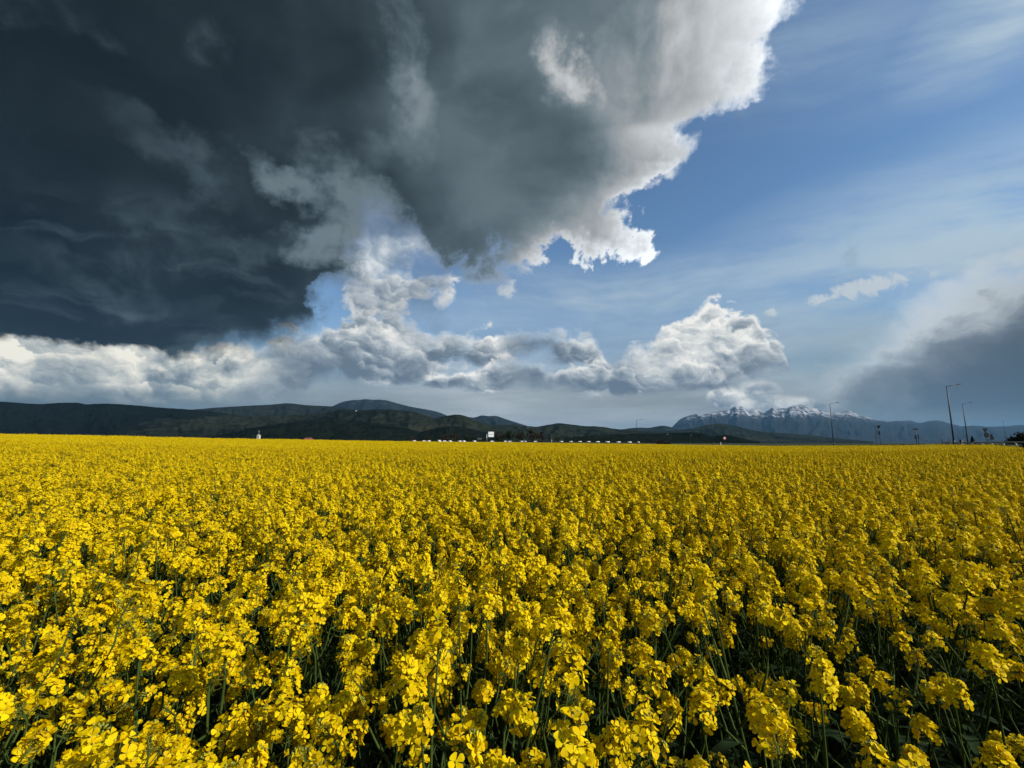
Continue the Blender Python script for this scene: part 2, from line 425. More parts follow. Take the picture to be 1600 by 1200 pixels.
def mat(name, col, rough=0.6, metal=0.0, var=0.0, scale=8.0, spec=0.5, bump=0.0):
    m = bpy.data.materials.new(name); m.use_nodes = True
    T = NT(m.node_tree); T.n.clear()
    out = T.new('ShaderNodeOutputMaterial'); b = T.new('ShaderNodeBsdfPrincipled')
    T.l.new(b.outputs[0], out.inputs[0])
    b.inputs['Roughness'].default_value = rough; b.inputs['Metallic'].default_value = metal
    b.inputs['Specular IOR Level'].default_value = spec
    if var:
        tc = T.new('ShaderNodeTexCoord')
        n = T.noise(tc.outputs['Object'], scale, 5, 0.6)
        c = T.mix(T.ss(n, 0.3, 0.7), tuple(x * (1 - var) for x in col), tuple(x * (1 + var) for x in col))
        T.put(b.inputs['Base Color'], c)
        if bump:
            bp = T.new('ShaderNodeBump'); bp.inputs['Strength'].default_value = bump; T.put(bp.inputs['Height'], n); T.l.new(bp.outputs[0], b.inputs['Normal'])
    else: b.inputs['Base Color'].default_value = (*col, 1)
    return m

RNG = np.random.default_rng(7)
_perm = RNG.random((512, 512))
def vnoise(x, y):
    xi = np.floor(x).astype(int); yi = np.floor(y).astype(int)
    fx = x - xi; fy = y - yi
    fx = fx * fx * (3 - 2 * fx); fy = fy * fy * (3 - 2 * fy)
    g = lambda a, b: _perm[a % 512, b % 512]
    return (g(xi, yi) * (1 - fx) + g(xi + 1, yi) * fx) * (1 - fy) + (g(xi, yi + 1) * (1 - fx) + g(xi + 1, yi + 1) * fx) * fy
def fbm(x, y, o=5, r=0.5):
    s = 0; a = 1; t = 0
    for i in range(o):
        s = s + a * vnoise(x * 2 ** i + 17.3 * i, y * 2 ** i + 5.1 * i); t += a; a *= r
    return s / t - 0.5

def grid_mesh(name, P, m, smooth=True, wrap=False):
    """P: rows x cols x 3 array of points"""
    nr, nc = P.shape[:2]
    v = P.reshape(-1, 3)
    i = np.arange(nr - 1)[:, None]; j = np.arange(nc if wrap else nc - 1)[None, :]
    j2 = (j + 1) % nc
    f = np.stack([i * nc + j, i * nc + j2, (i + 1) * nc + j2, (i + 1) * nc + j], -1).reshape(-1, 4)
    me = bpy.data.meshes.new(name)
    me.vertices.add(len(v)); me.vertices.foreach_set('co', v.astype(np.float32).ravel())
    me.loops.add(f.size); me.loops.foreach_set('vertex_index', f.astype(np.int32).ravel())
    me.polygons.add(len(f)); me.polygons.foreach_set('loop_start', np.arange(0, f.size, 4, dtype=np.int32))
    me.polygons.foreach_set('loop_total', np.full(len(f), 4, dtype=np.int32))
    me.polygons.foreach_set('use_smooth', np.full(len(f), smooth))
    me.update(calc_edges=True); me.materials.append(m)
    o = bpy.data.objects.new(name, me); COL.objects.link(o)
    return o

# ------------------------------------------------------------------ the lie of the land
CANOPY = 1.33                      # height of the flower tops above the soil
_px = np.array([-600, 0, 200, 400, 640, 800, 970, 1200, 1400, 1500, 1545, 1562, 1600, 1700, 2200], float)
_edge_y = np.array([672, 678, 681.5, 686, 689.8, 691.4, 693.6, 697.0, 696.3, 695, 694.5, 703, 706, 712, 730], float)
_edge_d = np.array([42, 58, 64, 78, 115, 150, 150, 108, 76, 56, 46, 26, 22, 18, 14], float)
def bearing_px(x, y):
    return np.where(y > 0.5, 800 + FPX * x / np.maximum(y, 0.5), np.where(x < 0, -600.0, 2200.0))
def field_edge(x, y):
    return np.interp(bearing_px(x, y), _px, _edge_d)
def soil_z(x, y):
    """height of the soil of the field"""
    x = np.asarray(x, float); y = np.asarray(y, float)
    b = bearing_px(x, y)
    d = np.interp(b, _px, _edge_d); ey = np.interp(b, _px, _edge_y)
    ze = CAM_H + (692 - ey) / FPX * d - CANOPY
    t = np.clip((y - 3.0) / (d - 3.0), 0, 1)
    roll = 0.08 * np.sin(y * 0.19 + x * 0.05) * np.clip((y - 8) / 15, 0, 1) * np.clip(1.3 - t, 0, 1)
    return ze * t ** 1.35 + roll
def land_z(x, y):
    x = np.asarray(x, float); y = np.asarray(y, float)
    b = bearing_px(x, y); d = np.interp(b, _px, _edge_d)
    far = np.where(y > 0, np.interp(b, [-600, 900, 1050, 1200, 2200], [2.35, 2.35, 1.6, 0.9, 0.5]), 0.0)
    s = soil_z(x, y)
    t = np.clip((y - d) / np.maximum(260 - d, 30), 0, 1); t = t * t * (3 - 2 * t)
    z = np.where(y > d, s * (1 - t) + far * t, s)
    r = np.hypot(x, y)
    k = np.clip((r - 900) / 1500, 0, 1)
    return z * (1 - k) - 3.0 * k

def mat_ground():
    m = bpy.data.materials.new('field_soil'); m.use_nodes = True
    T = NT(m.node_tree); b = T.n['Principled BSDF']
    g = T.new('ShaderNodeNewGeometry')
    n1 = T.noise(g.outputs['Position'], 0.02, 5, 0.6); n2 = T.noise(g.outputs['Position'], 6.0, 6, 0.65)
    near = T.mix(T.ss(n2, 0.35, 0.7), (0.020, 0.017, 0.010), (0.030, 0.042, 0.014))
    far = T.mix(T.ss(n1, 0.35, 0.65), (0.018, 0.030, 0.012), (0.040, 0.055, 0.020))
    dist = T.vmath('LENGTH', g.outputs['Position'])
    T.put(b.inputs['Base Color'], T.mix(T.ss(dist, 60, 160), near, far))
    b.inputs['Roughness'].default_value = 0.95; b.inputs['Specular IOR Level'].default_value = 0.1
    bp = T.new('ShaderNodeBump'); bp.inputs['Strength'].default_value = 0.6; bp.inputs['Distance'].default_value = 0.05
    T.put(bp.inputs['Height'], n2); T.l.new(bp.outputs[0], b.inputs['Normal'])
    return m
def build_ground():
    rr = np.concatenate([[0.0, 0.5, 1, 2, 3], np.arange(4, 60, 2.0), np.arange(60, 300, 6.0), np.geomspace(300, 60000, 42)])
    aa = np.radians(np.arange(0, 360, 1.0))
    R, A = np.meshgrid(rr, aa, indexing='ij')
    Xx = R * np.sin(A); Yy = R * np.cos(A)
    P = np.stack([Xx, Yy, land_z(Xx, Yy)], -1)
    o = grid_mesh('ground', P, mat_ground(), wrap=True)
    b = bmesh.new(); b.from_mesh(o.data); bmesh.ops.remove_doubles(b, verts=b.verts, dist=1e-4); bmesh.ops.recalc_face_normals(b, faces=b.faces)
    if sum(f.normal.z for f in b.faces) < 0: bmesh.ops.reverse_faces(b, faces=b.faces)
    b.to_mesh(o.data); b.free()
    tag(o, kind='structure')
build_ground()

# ------------------------------------------------------------------ hills and mountains
def mat_forest(name, dark, light, scale, patch=None, pscale=0.0006):
    m = bpy.data.materials.new(name); m.use_nodes = True
    T = NT(m.node_tree); b = T.n['Principled BSDF']
    g = T.new('ShaderNodeNewGeometry')
    P = T.vmath('MULTIPLY', g.outputs['Position'], (1, 0.25, 2.2))
    n = T.noise(P, scale, 6, 0.68); big = T.noise(P, scale * 0.09, 4, 0.55)
    c = T.mix(T.ss(n * 0.62 + big * 0.38, 0.40, 0.60), dark, light)
    if patch:
        pn = T.noise(T.vmath('MULTIPLY', g.outputs['Position'], (1, 0.6, 3.0)), pscale, 6, 0.6)
        c = T.mix(T.ss(pn, 0.56, 0.62) * 0.8, c, patch)
    T.put(b.inputs['Base Color'], c)
    b.inputs['Roughness'].default_value = 1.0; b.inputs['Specular IOR Level'].default_value = 0.0
    bp = T.new('ShaderNodeBump'); bp.inputs['Strength'].default_value = 1.0; bp.inputs['Distance'].default_value = 0.45 / scale
    T.put(bp.inputs['Height'], n); T.l.new(bp.outputs[0], b.inputs['Normal'])
    return m
def mat_snowy():
    m = bpy.data.materials.new('snowy_rock'); m.use_nodes = True
    T = NT(m.node_tree); b = T.n['Principled BSDF']
    g = T.new('ShaderNodeNewGeometry')
    x, y, z = T.sep(g.outputs['Position'])
    n = T.noise(g.outputs['Position'], 0.004, 7, 0.65)
    gul = T.noise(T.xyz(x * 0.0030 + z * 0.0014, y * 0.0006, z * 0.0019), 1.0, 7, 0.66)
    h = z + (n - 0.5) * 700.0 + (gul - 0.5) * 1500.0
    snow = T.ss(h, 1330.0, 1640.0) * T.ss(T.noise(T.xyz(x * 0.0042 - z * 0.0022, y * 0.001, z * 0.0030), 1.0, 6, 0.60), 0.42, 0.54)
    rock = T.mix(T.ss(n, 0.35, 0.65), (0.012, 0.015, 0.019), (0.030, 0.034, 0.040))
    forest = T.mix(T.ss(n, 0.35, 0.65), (0.004, 0.007, 0.008), (0.008, 0.012, 0.011))
    base = T.mix(T.ss(z + (n - 0.5) * 800, 900, 1400), forest, rock)
    T.put(b.inputs['Base Color'], T.mix(snow, base, (0.44, 0.46, 0.49)))
    b.inputs['Roughness'].default_value = 0.95; b.inputs['Specular IOR Level'].default_value = 0.1
    bp = T.new('ShaderNodeBump'); bp.inputs['Strength'].default_value = 0.8; bp.inputs['Distance'].default_value = 90.0
    T.put(bp.inputs['Height'], n); T.l.new(bp.outputs[0], b.inputs['Normal'])
    return m

HILL_GRID = {}
def hill(name, pts, D, m, spur=0.10, freq=0.02, tree=1.0, front=0.55, rough_crest=0.0, step=2.0, seed=0.0):
    pts = sorted(pts)
    px = np.arange(pts[0][0], pts[-1][0] + 0.1, step)
    py = np.interp(px, [q[0] for q in pts], [q[1] for q in pts])
    k = np.ones(5) / 5; py = np.convolve(np.pad(py, 2, 'edge'), k, 'valid')
    zc = (692 - py) / FPX * D
    zc = zc + tree * D / FPX * 1.2 * fbm(px * 0.35 + seed, px * 0 + seed, 4, 0.6) + rough_crest * D / FPX * fbm(px * 0.12 + seed, px * 0 + 3.3, 5, 0.6)
    t = np.concatenate([np.linspace(0, 1, 34), 1 + np.linspace(0.06, 0.6, 9)])
    rows = []
    for ti in t:
        if ti <= 1:
            dep = D * (front + (1 - front) * ti); pr = 0.35 * ti + 0.65 * ti * ti * (3 - 2 * ti)
        else:
            dep = D * (1 + (ti - 1) * 0.7); pr = max(0.0, 1 - (ti - 1) * 1.7)
        env = math.sin(math.pi * min(ti, 1.0)) ** 0.8 if ti < 1 else 0.0
        wx = px * freq + 1.6 * fbm(px * freq * 0.7 + seed, px * 0 + ti * 2.1, 3) + seed
        wy = ti * 2.2 + 1.2 * fbm(px * freq * 0.8 + 9.1 + seed, px * 0 + ti * 2.4, 3) + seed
        rid = 1.0 - np.abs(fbm(wx, wy, 5, 0.52)) * 3.2
        z = zc * (pr - env * spur * (1.0 - rid) * 1.6)
        z = np.minimum(z, zc * dep / D * 0.985) if ti < 0.99 else z
        rows.append(np.stack([(px - 800) / FPX * dep, np.full_like(px, dep), z - 6.0 * (ti == 0)], -1))
    R_ = np.array(rows); o = grid_mesh(name, R_, m)
    tag(o, kind='structure'); HILL_GRID[o.name] = (px, R_)
    return o

F_spruce_shaded = mat_forest('cloud_shaded_spruce', (0.004, 0.007, 0.0065), (0.009, 0.0135, 0.011), 0.014)  # cloud shadow over the left ridge is put into this dark spruce colour
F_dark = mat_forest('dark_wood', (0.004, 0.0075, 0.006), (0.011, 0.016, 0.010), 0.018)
F_mixed = mat_forest('mixed_forest', (0.006, 0.010, 0.008), (0.026, 0.032, 0.020), 0.016, (0.034, 0.038, 0.024), 0.0015)
F_green = mat_forest('spring_forest', (0.008, 0.013, 0.010), (0.023, 0.030, 0.020), 0.014, (0.032, 0.038, 0.025), 0.0016)
F_ski = mat_forest('mountain_forest', (0.009, 0.013, 0.012), (0.024, 0.029, 0.022), 0.008)
F_blue = mat_forest('far_forest', (0.010, 0.015, 0.012), (0.020, 0.027, 0.018), 0.006)

hill('mountain', [(960, 682), (1020, 676), (1047, 670), (1053, 664), (1060, 657), (1068, 652), (1076, 649), (1090, 646.5), (1100, 648), (1112, 645), (1130, 641.5), (1141, 639.5), (1150, 634), (1155, 637), (1161, 635), (1171, 641), (1180, 640), (1190, 643.5), (1201, 641.5), (1207, 636), (1213, 640), (1219, 638), (1230, 638), (1240, 634.5), (1252, 632), (1262, 634.5), (1275, 638.5), (1286, 642.5), (1300, 645.5), (1312, 645), (1322, 643), (1330, 642.5), (1340, 648), (1362, 654), (1385, 659), (1395, 658.5), (1410, 658), (1422, 657.7), (1432, 660), (1440, 661), (1450, 658), (1462, 657), (1472, 658.5), (1485, 662.5), (1498, 666), (1520, 665), (1540, 667), (1570, 666), (1600, 664), (1800, 660)], 27000, mat_snowy(), spur=0.10, freq=0.035, tree=0.3, rough_crest=2.2, front=0.6, step=1.0, seed=4.0)
hill('mountain', [(690, 660), (712, 653), (722, 650), (733, 652), (742, 653), (748, 650.5), (755, 648.5), (762, 651), (768, 650), (776, 650), (790, 655), (815, 663), (832, 668), (870, 676)], 15000, F_ski, spur=0.12, freq=0.05, tree=0.3, seed=9.0)
hill('mountain', [(380, 650), (450, 646), (500, 640), (518, 635.5), (534, 628), (548, 625.5), (562, 625), (570, 623.5), (580, 625), (590, 624.5), (600, 625), (608, 627), (622, 631), (640, 635.5), (660, 639), (682, 643), (700, 650), (730, 660), (780, 675)], 16000, F_ski, spur=0.10, freq=0.04, tree=0.4, seed=2.0)
SKI = [o for o in COL.objects if o.name.startswith('mountain')][-1]
M_run = mat('ski_run_grass', (0.085, 0.085, 0.07), 1.0, var=0.5, scale=0.01, spec=0.0)
def ski_run(path, w):
    pxs, G = HILL_GRID[SKI.name]; L = []
    for (a, t) in path:
        for s_ in (-1, 1):
            i = np.clip(np.searchsorted(pxs, a + s_ * w), 1, len(pxs) - 1); fr = (a + s_ * w - pxs[i - 1]) / (pxs[i] - pxs[i - 1])
            r = min(int(t * 33), 32); ft = t * 33 - r
            g0 = G[r, i - 1] * (1 - fr) + G[r, i] * fr; g1 = G[r + 1, i - 1] * (1 - fr) + G[r + 1, i] * fr
            q = g0 * (1 - ft) + g1 * ft; L.append((q[0] * 0.997, q[1] * 0.997, q[2] * 0.997 + 9.0))
    b = MB(); b.add(L, [(2 * i, 2 * i + 1, 2 * i + 3, 2 * i + 2) for i in range(len(path) - 1)]); o = b.build('ski_run', M_run, SKI)
for path, w in (([(586, .97), (583, .92), (580, .88), (574, .83)], 0.9), ([(594, .98), (597, .94), (598, .90)], 1.3), ([(562, .84), (556, .81), (550, .79)], 1.6), ([(603, .86), (600, .83), (604, .80)], 0.8), ([(576, .95), (572, .90)], 0.7)):
    ski_run(path, w)
hill('hill', [(200, 655), (290, 641), (338, 637), (380, 634.5), (420, 632.5), (447, 630), (460, 631), (480, 633.5), (505, 634.5), (530, 636), (580, 645), (640, 660), (700, 676)], 8500, F_ski, spur=0.10, freq=0.03, tree=0.5, seed=12.0)
hill('hill', [(930, 678), (968, 671.5), (985, 669), (1000, 668), (1012, 669), (1025, 666.5), (1036, 665), (1044, 666.5), (1056, 670.5), (1080, 676)], 13000, F_blue, spur=0.10, freq=0.05, tree=0.3, seed=21.0)
hill('hill', [(-600, 632), (-200, 626), (0, 627.5), (40, 630.5), (62, 631.5), (80, 630), (104, 629), (122, 629.5), (132, 632), (160, 630.5), (200, 632.5), (222, 634.5), (250, 637), (290, 639.5), (330, 643), (380, 650), (440, 660), (500, 672), (560, 684)], 4700, F_spruce_shaded, spur=0.06, freq=0.02, tree=0.8, seed=31.0)
hill('hill', [(120, 668), (200, 656), (260, 650), (330, 648), (400, 650), (450, 648.5), (500, 647), (515, 643), (532, 639.5), (560, 641), (590, 639.5), (612, 640), (640, 642), (662, 648), (680, 654), (695, 650), (712, 647.5), (726, 649), (740, 656), (758, 662), (790, 668), (850, 678)], 4300, F_mixed, spur=0.08, freq=0.035, tree=1.1, seed=41.0)
hill('hill', [(700, 674), (760, 665), (800, 663.5), (838, 667), (850, 665), (872, 661), (886, 662.5), (902, 664.5), (915, 666), (928, 666), (942, 667), (955, 669.5), (975, 671.5), (1000, 672.5), (1030, 675), (1100, 684)], 5000, F_green, spur=0.12, freq=0.045, tree=0.6, seed=51.0)
hill('hill', [(1000, 678), (1030, 674), (1060, 671.5), (1085, 669), (1100, 665), (1115, 662.5), (1128, 662), (1145, 665), (1165, 670), (1185, 674), (1200, 675.5), (1240, 678), (1300, 684), (1360, 690)], 8500, F_green, spur=0.10, freq=0.05, tree=0.4, seed=61.0)
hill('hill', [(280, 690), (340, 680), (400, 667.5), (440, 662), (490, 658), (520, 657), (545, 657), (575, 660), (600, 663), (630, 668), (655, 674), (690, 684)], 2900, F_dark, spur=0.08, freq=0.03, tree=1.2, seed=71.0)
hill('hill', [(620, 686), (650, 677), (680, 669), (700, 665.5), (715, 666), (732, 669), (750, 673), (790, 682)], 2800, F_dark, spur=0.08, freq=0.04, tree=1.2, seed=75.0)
hill('hill', [(880, 684), (930, 679.5), (980, 678), (1010, 677.5), (1035, 677), (1060, 676), (1080, 675), (1092, 676.5), (1105, 680), (1112, 682), (1120, 680), (1130, 679), (1145, 681), (1160, 685), (1185, 690)], 2700, F_dark, spur=0.06, freq=0.04, tree=0.8, seed=81.0)


# ------------------------------------------------------------------ rapeseed
def mat_petal():
    m = bpy.data.materials.new('yellow_petal'); m.use_nodes = True
    T = NT(m.node_tree); T.n.clear()
    out = T.new('ShaderNodeOutputMaterial'); b = T.new('ShaderNodeBsdfPrincipled'); tr = T.new('ShaderNodeBsdfTranslucent')
    oi = T.new('ShaderNodeObjectInfo'); g = T.new('ShaderNodeNewGeometry')
    n = T.noise(g.outputs['Position'], 38.0, 2, 0.5)
    r = X(T, g.outputs['Random Per Island'])
    c = T.mix(T.ss(n * 0.5 + r * 0.5, 0.2, 0.8), (0.72, 0.485, 0.002), (0.88, 0.69, 0.004))
    T.put(b.inputs['Base Color'], c); T.put(tr.inputs['Color'], c)
    b.inputs['Roughness'].default_value = 0.55; b.inputs['Specular IOR Level'].default_value = 0.06
    ms = T.new('ShaderNodeMixShader'); ms.inputs[0].default_value = 0.22
    T.l.new(b.outputs[0], ms.inputs[1]); T.l.new(tr.outputs[0], ms.inputs[2]); T.l.new(ms.outputs[0], out.inputs[0])
    return m
M_petal = mat_petal()
M_bud = mat('green_bud', (0.22, 0.24, 0.025), 0.6, var=0.3, scale=60)
M_stem = mat('plant_stem', (0.054, 0.085, 0.017), 0.6, var=0.25, scale=20, spec=0.1)
M_leaf = mat('plant_leaf', (0.018, 0.036, 0.014), 0.6, var=0.3, scale=14, spec=0.1)
M_eye = mat('flower_eye', (0.45, 0.36, 0.01), 0.7)

class NB:
    """numpy mesh collector for plants: quads and triangles"""
    def __init__(s): s.V = []; s.F = []; s.M = []; s.n = 0
    def add(s, v, f, m):
        v = np.asarray(v, float); s.V.append(v)
        for q in f: s.F.append([i + s.n for i in q])
        s.M += [m] * len(f); s.n += len(v)
    def merge(s, o, Mx=None, t=None):
        for_v = np.concatenate(o.V) if o.V else np.zeros((0, 3))
        if Mx is not None: for_v = for_v @ Mx.T
        if t is not None: for_v = for_v + t
        s.V.append(for_v); s.F += [[i + s.n for i in f] for f in o.F]; s.M += o.M; s.n += len(for_v)
    def mesh(s, name, mats):
        me = bpy.data.meshes.new(name)
        me.from_pydata(np.concatenate(s.V).tolist(), [], s.F)
        for q in mats: me.materials.append(q)
        me.polygons.foreach_set('material_index', s.M)
        me.polygons.foreach_set('use_smooth', [True] * len(s.F))
        me.update(); return me
MATS = [M_petal, M_bud, M_stem, M_leaf, M_eye]

def frame(z, roll=0.0):
    z = np.asarray(z, float); z = z / np.linalg.norm(z)
    a = np.array([0, 0, 1.0]) if abs(z[2]) < 0.9 else np.array([1.0, 0, 0])
    x = np.cross(a, z); x /= np.linalg.norm(x); y = np.cross(z, x)
    c, s_ = math.cos(roll), math.sin(roll)
    return np.stack([x * c + y * s_, -x * s_ + y * c, z], 1)     # columns

def nb_tube(nb, pts, rs, n, m):
    pts = np.asarray(pts, float); k = len(pts); V = []
    for i in range(k):
        t = pts[min(i + 1, k - 1)] - pts[max(i - 1, 0)]
        Fm = frame(t)
        for j in range(n):
            w = 2 * math.pi * j / n
            V.append(pts[i] + (Fm[:, 0] * math.cos(w) + Fm[:, 1] * math.sin(w)) * rs[i])
    F = [[i * n + j, i * n + (j + 1) % n, (i + 1) * n + (j + 1) % n, (i + 1) * n + j] for i in range(k - 1) for j in range(n)]
    nb.add(V, F, m)

def make_flower(rg, openness, size):
    """a four-petalled cross about 2 cm wide, facing +Z"""
    nb = NB()
    for k in range(4):
        a = k * math.pi / 2 + rg.normal(0, 0.12)
        el = openness + rg.normal(0, 0.16)                       # how far the petal is raised
        L = 0.0100 * size * rg.uniform(0.9, 1.1); W = 0.0044 * size * rg.uniform(0.88, 1.12)
        rows = [(0.10, 0.16, 0.0), (0.40, 0.62, 0.010), (0.70, 1.0, 0.0), (0.92, 0.80, -0.06), (1.0, 0.34, -0.11)]
        V = []
        tw = rg.normal(0, 0.25)
        for (r, w, dr) in rows:
            rr = r * L; zz = math.sin(el) * rr + dr * L; rr = math.cos(el) * rr
            for sgn in (-1, 0, 1):
                y = sgn * w * W; z = zz + (0.10 * W if sgn == 0 else 0.0) * -1.0 + sgn * tw * w * W * 0.5
                V.append((math.cos(a) * rr - math.sin(a) * y, math.sin(a) * rr + math.cos(a) * y, z))
        F = []
        for i in range(4):
            F += [[3 * i, 3 * i + 1, 3 * i + 4, 3 * i + 3], [3 * i + 1, 3 * i + 2, 3 * i + 5, 3 * i + 4]]
        nb.add(V, F, 0)
    V = [(0, 0, 0.0042 * size)]; 
    for j in range(5):
        w = j * 2 * math.pi / 5; V.append((0.0016 * size * math.cos(w), 0.0016 * size * math.sin(w), 0.001 * size))
    nb.add(V, [[0, 1 + j, 1 + (j + 1) % 5] for j in range(5)], 4)
    return nb

_frg = np.random.default_rng(3)
FLOWERS = [make_flower(_frg, o, 1.0) for o in (0.15, 0.25, 0.35, 0.5, 0.7, 0.95, 0.3, 0.2)]

def bud(nb, p, d, l, r, m=1):
    Fm = frame(d); p = np.asarray(p)
    V = [p]
    for t, w in ((0.35, 1.0), (0.75, 0.8)):
        for j in range(4):
            a = j * math.pi / 2
            V.append(p + Fm[:, 2] * l * t + (Fm[:, 0] * math.cos(a) + Fm[:, 1] * math.sin(a)) * r * w)
    V.append(p + Fm[:, 2] * l)
    F = [[0, 1 + (j + 1) % 4, 1 + j] for j in range(4)] + [[1 + j, 1 + (j + 1) % 4, 5 + (j + 1) % 4, 5 + j] for j in range(4)] + [[5 + j, 5 + (j + 1) % 4, 9] for j in range(4)]
    nb.add(V, F, m)

def make_head(rg, L, nfl, wid=1.0, pods=5):
    """a flower head on an axis along +Z: pods below, a collar of open flowers, buds on top"""
    nb = NB()
    bx, by = rg.normal(0, 0.10, 2) * L
    ax = lambda t: np.array([bx * t * t, by * t * t, L * t])
    nb_tube(nb, [ax(0), ax(0.35), ax(0.7), ax(1.0)], [0.0019, 0.0016, 0.0013, 0.001], 4, 2)
    ga = rg.uniform(0, 6.28)
    for i in range(nfl):
        t = 0.30 + 0.62 * (i + 0.5) / nfl
        ga += 2.39996 + rg.normal(0, 0.25)
        up = 0.25 + 0.75 * (t - 0.3) / 0.62 + rg.normal(0, 0.12)
        dirv = np.array([math.cos(ga) * math.cos(up), math.sin(ga) * math.cos(up), math.sin(up)])
        pl = (0.0225 - 0.010 * (t - 0.3) / 0.62) * wid * rg.uniform(0.85, 1.2)
        p0 = ax(t); p1 = p0 + dirv * pl
        nb_tube(nb, [p0, p1], [0.0006, 0.0006], 3, 1)
        fd = dirv + np.array([0, 0, rg.uniform(0.0, 0.5)]) + rg.normal(0, 0.25, 3)
        fl = FLOWERS[rg.integers(len(FLOWERS))]
        nb.merge(fl, frame(fd, rg.uniform(0, 6.28)) * rg.uniform(0.88, 1.26), p1)
    for i in range(15):                                            # buds
        a = i * 2.39996; q = math.sqrt((i + 0.5) / 15)
        dv = np.array([math.cos(a) * q, math.sin(a) * q, 1.15 - 0.55 * q])
        p0 = ax(0.95) + np.array([math.cos(a) * q * 0.007, math.sin(a) * q * 0.007, 0.006 * (1 - q)])
        bud(nb, p0, dv, rg.uniform(0.006, 0.009), 0.0021)
    for i in range(pods):                                          # young pods and bare pedicels
        t = 0.02 + 0.26 * i / max(pods, 1); a = rg.uniform(0, 6.28); up = 0.5
        dv = np.array([math.cos(a) * math.cos(up), math.sin(a) * math.cos(up), math.sin(up)])
        p0 = ax(t); p1 = p0 + dv * 0.016; p2 = p1 + (dv + np.array([0, 0, 0.8])) * 0.018
        nb_tube(nb, [p0, p1, p2], [0.0006, 0.0009, 0.0004], 3, 2)
    return nb

def make_leaf(rg, L, W):
    nb = NB(); V = []; F = []
    rows = 6; droop = rg.uniform(0.5, 1.1)
    for i in range(rows):
        t = i / (rows - 1); w = W * (math.sin(math.pi * (0.12 + 0.86 * t)) ** 0.8) * (1 - 0.25 * t)
        x = L * t; z = L * (0.55 * t - droop * t * t * 0.75)
        for sgn in (-1, 0, 1):
            V.append((x, sgn * w + rg.normal(0, 0.002), z - (0.12 * W if sgn == 0 else 0)))
    for i in range(rows - 1):
        F += [[3 * i, 3 * i + 1, 3 * i + 4, 3 * i + 3], [3 * i + 1, 3 * i + 2, 3 * i + 5, 3 * i + 4]]
    nb.add(V, F, 3); return nb

def plant_design(seed):
    """stem net, leaf and flower-head placements of one plant; the soil is z = 0"""
    rg = np.random.default_rng(seed)
    H = rg.uniform(1.10, 1.26)
    lean = rg.normal(0, 0.07, 2) + np.array([-0.035, 0.0])
    ms = lambda t: np.array([lean[0] * t * t * 1.4 + 0.012 * math.sin(5 * t + seed), lean[1] * t * t * 1.4 + 0.012 * math.cos(4 * t + seed), H * t])
    stem = NB(); T_ = np.linspace(0, 1, 9)
    nb_tube(stem, [ms(t) for t in T_], list(np.linspace(0.0062, 0.0024, 9)), 6, 2)
    heads = [(ms(1.0), ms(1.0) - ms(0.93) + rg.normal(0, 0.03, 3), rg.uniform(0.065, 0.10), int(rg.integers(30, 42)), rg.uniform(0.95, 1.5))]
    nbr = int(rg.integers(5, 8)); a = rg.uniform(0, 6.28)
    for i in range(nbr):
        t0 = 0.52 + 0.36 * i / nbr + rg.uniform(0, 0.05); a += 2.2 + rg.normal(0, 0.4)
        p0 = ms(t0); ln = H * (1 - t0) * rg.uniform(0.55, 1.10) + 0.02
        out = rg.uniform(0.09, 0.26)
        e = np.array([math.cos(a), math.sin(a), 0])
        bp = [p0 + e * out * (1 - (1 - q) ** 1.8) + np.array([0, 0, ln * q]) for q in np.linspace(0, 1, 6)]
        nb_tube(stem, bp, list(np.linspace(0.0034, 0.0018, 6)), 5, 2)
        heads.append((bp[-1], bp[-1] - bp[-2] + e * 0.02 + rg.normal(0, 0.024, 3), rg.uniform(0.045, 0.082), int(rg.integers(16, 30) * (0.45 if seed % 5 == 2 else 1.0)), rg.uniform(0.75, 1.25)))
    leaves = []
    for i in range(6):
        t = 0.22 + 0.11 * i; aa = i * 2.4 + seed
        leaves.append((ms(t), aa, rg.uniform(0.13, 0.20) * (1.25 - 0.8 * t) + 0.02, rg.uniform(0.022, 0.034) * (1.2 - 0.7 * t)))
    return rg, stem, heads, leaves

NVAR = 10
DESIGNS = [plant_design(100 + i) for i in range(NVAR)]
PART_MESH = []; WHOLE = []
for i, (rg, stem, heads, leaves) in enumerate(DESIGNS):
    whole = NB(); whole.merge(stem); parts = [('stem', stem.mesh('stem', MATS))]
    for (p, dv, L, n, wd) in heads:
        h = make_head(rg, L, n, wd); Fm = frame(dv, rg.uniform(0, 6.28)); hb = NB(); hb.merge(h, Fm, p); whole.merge(hb)
        parts.append(('flower_head', hb.mesh('flower_head', MATS)))
    for (p, aa, L, W) in leaves:
        lf = make_leaf(rg, L, W); c, s_ = math.cos(aa), math.sin(aa)
        Fm = np.array([[c, -s_, 0], [s_, c, 0], [0, 0, 1.0]]); lb = NB(); lb.merge(lf, Fm, p); whole.merge(lb)
        parts.append(('leaf', lb.mesh('leaf', MATS)))
    PART_MESH.append(parts); WHOLE.append(whole.mesh('rapeseed_plant_mesh', MATS))

def plant_parts(root, var):
    stem = None
    for nm, me in PART_MESH[var]:
        o = bpy.data.objects.new(nm, me); COL.objects.link(o)
        if nm == 'stem': o.parent = root; stem = o
        elif nm == 'flower_head': o.parent = root
        else: o.parent = stem

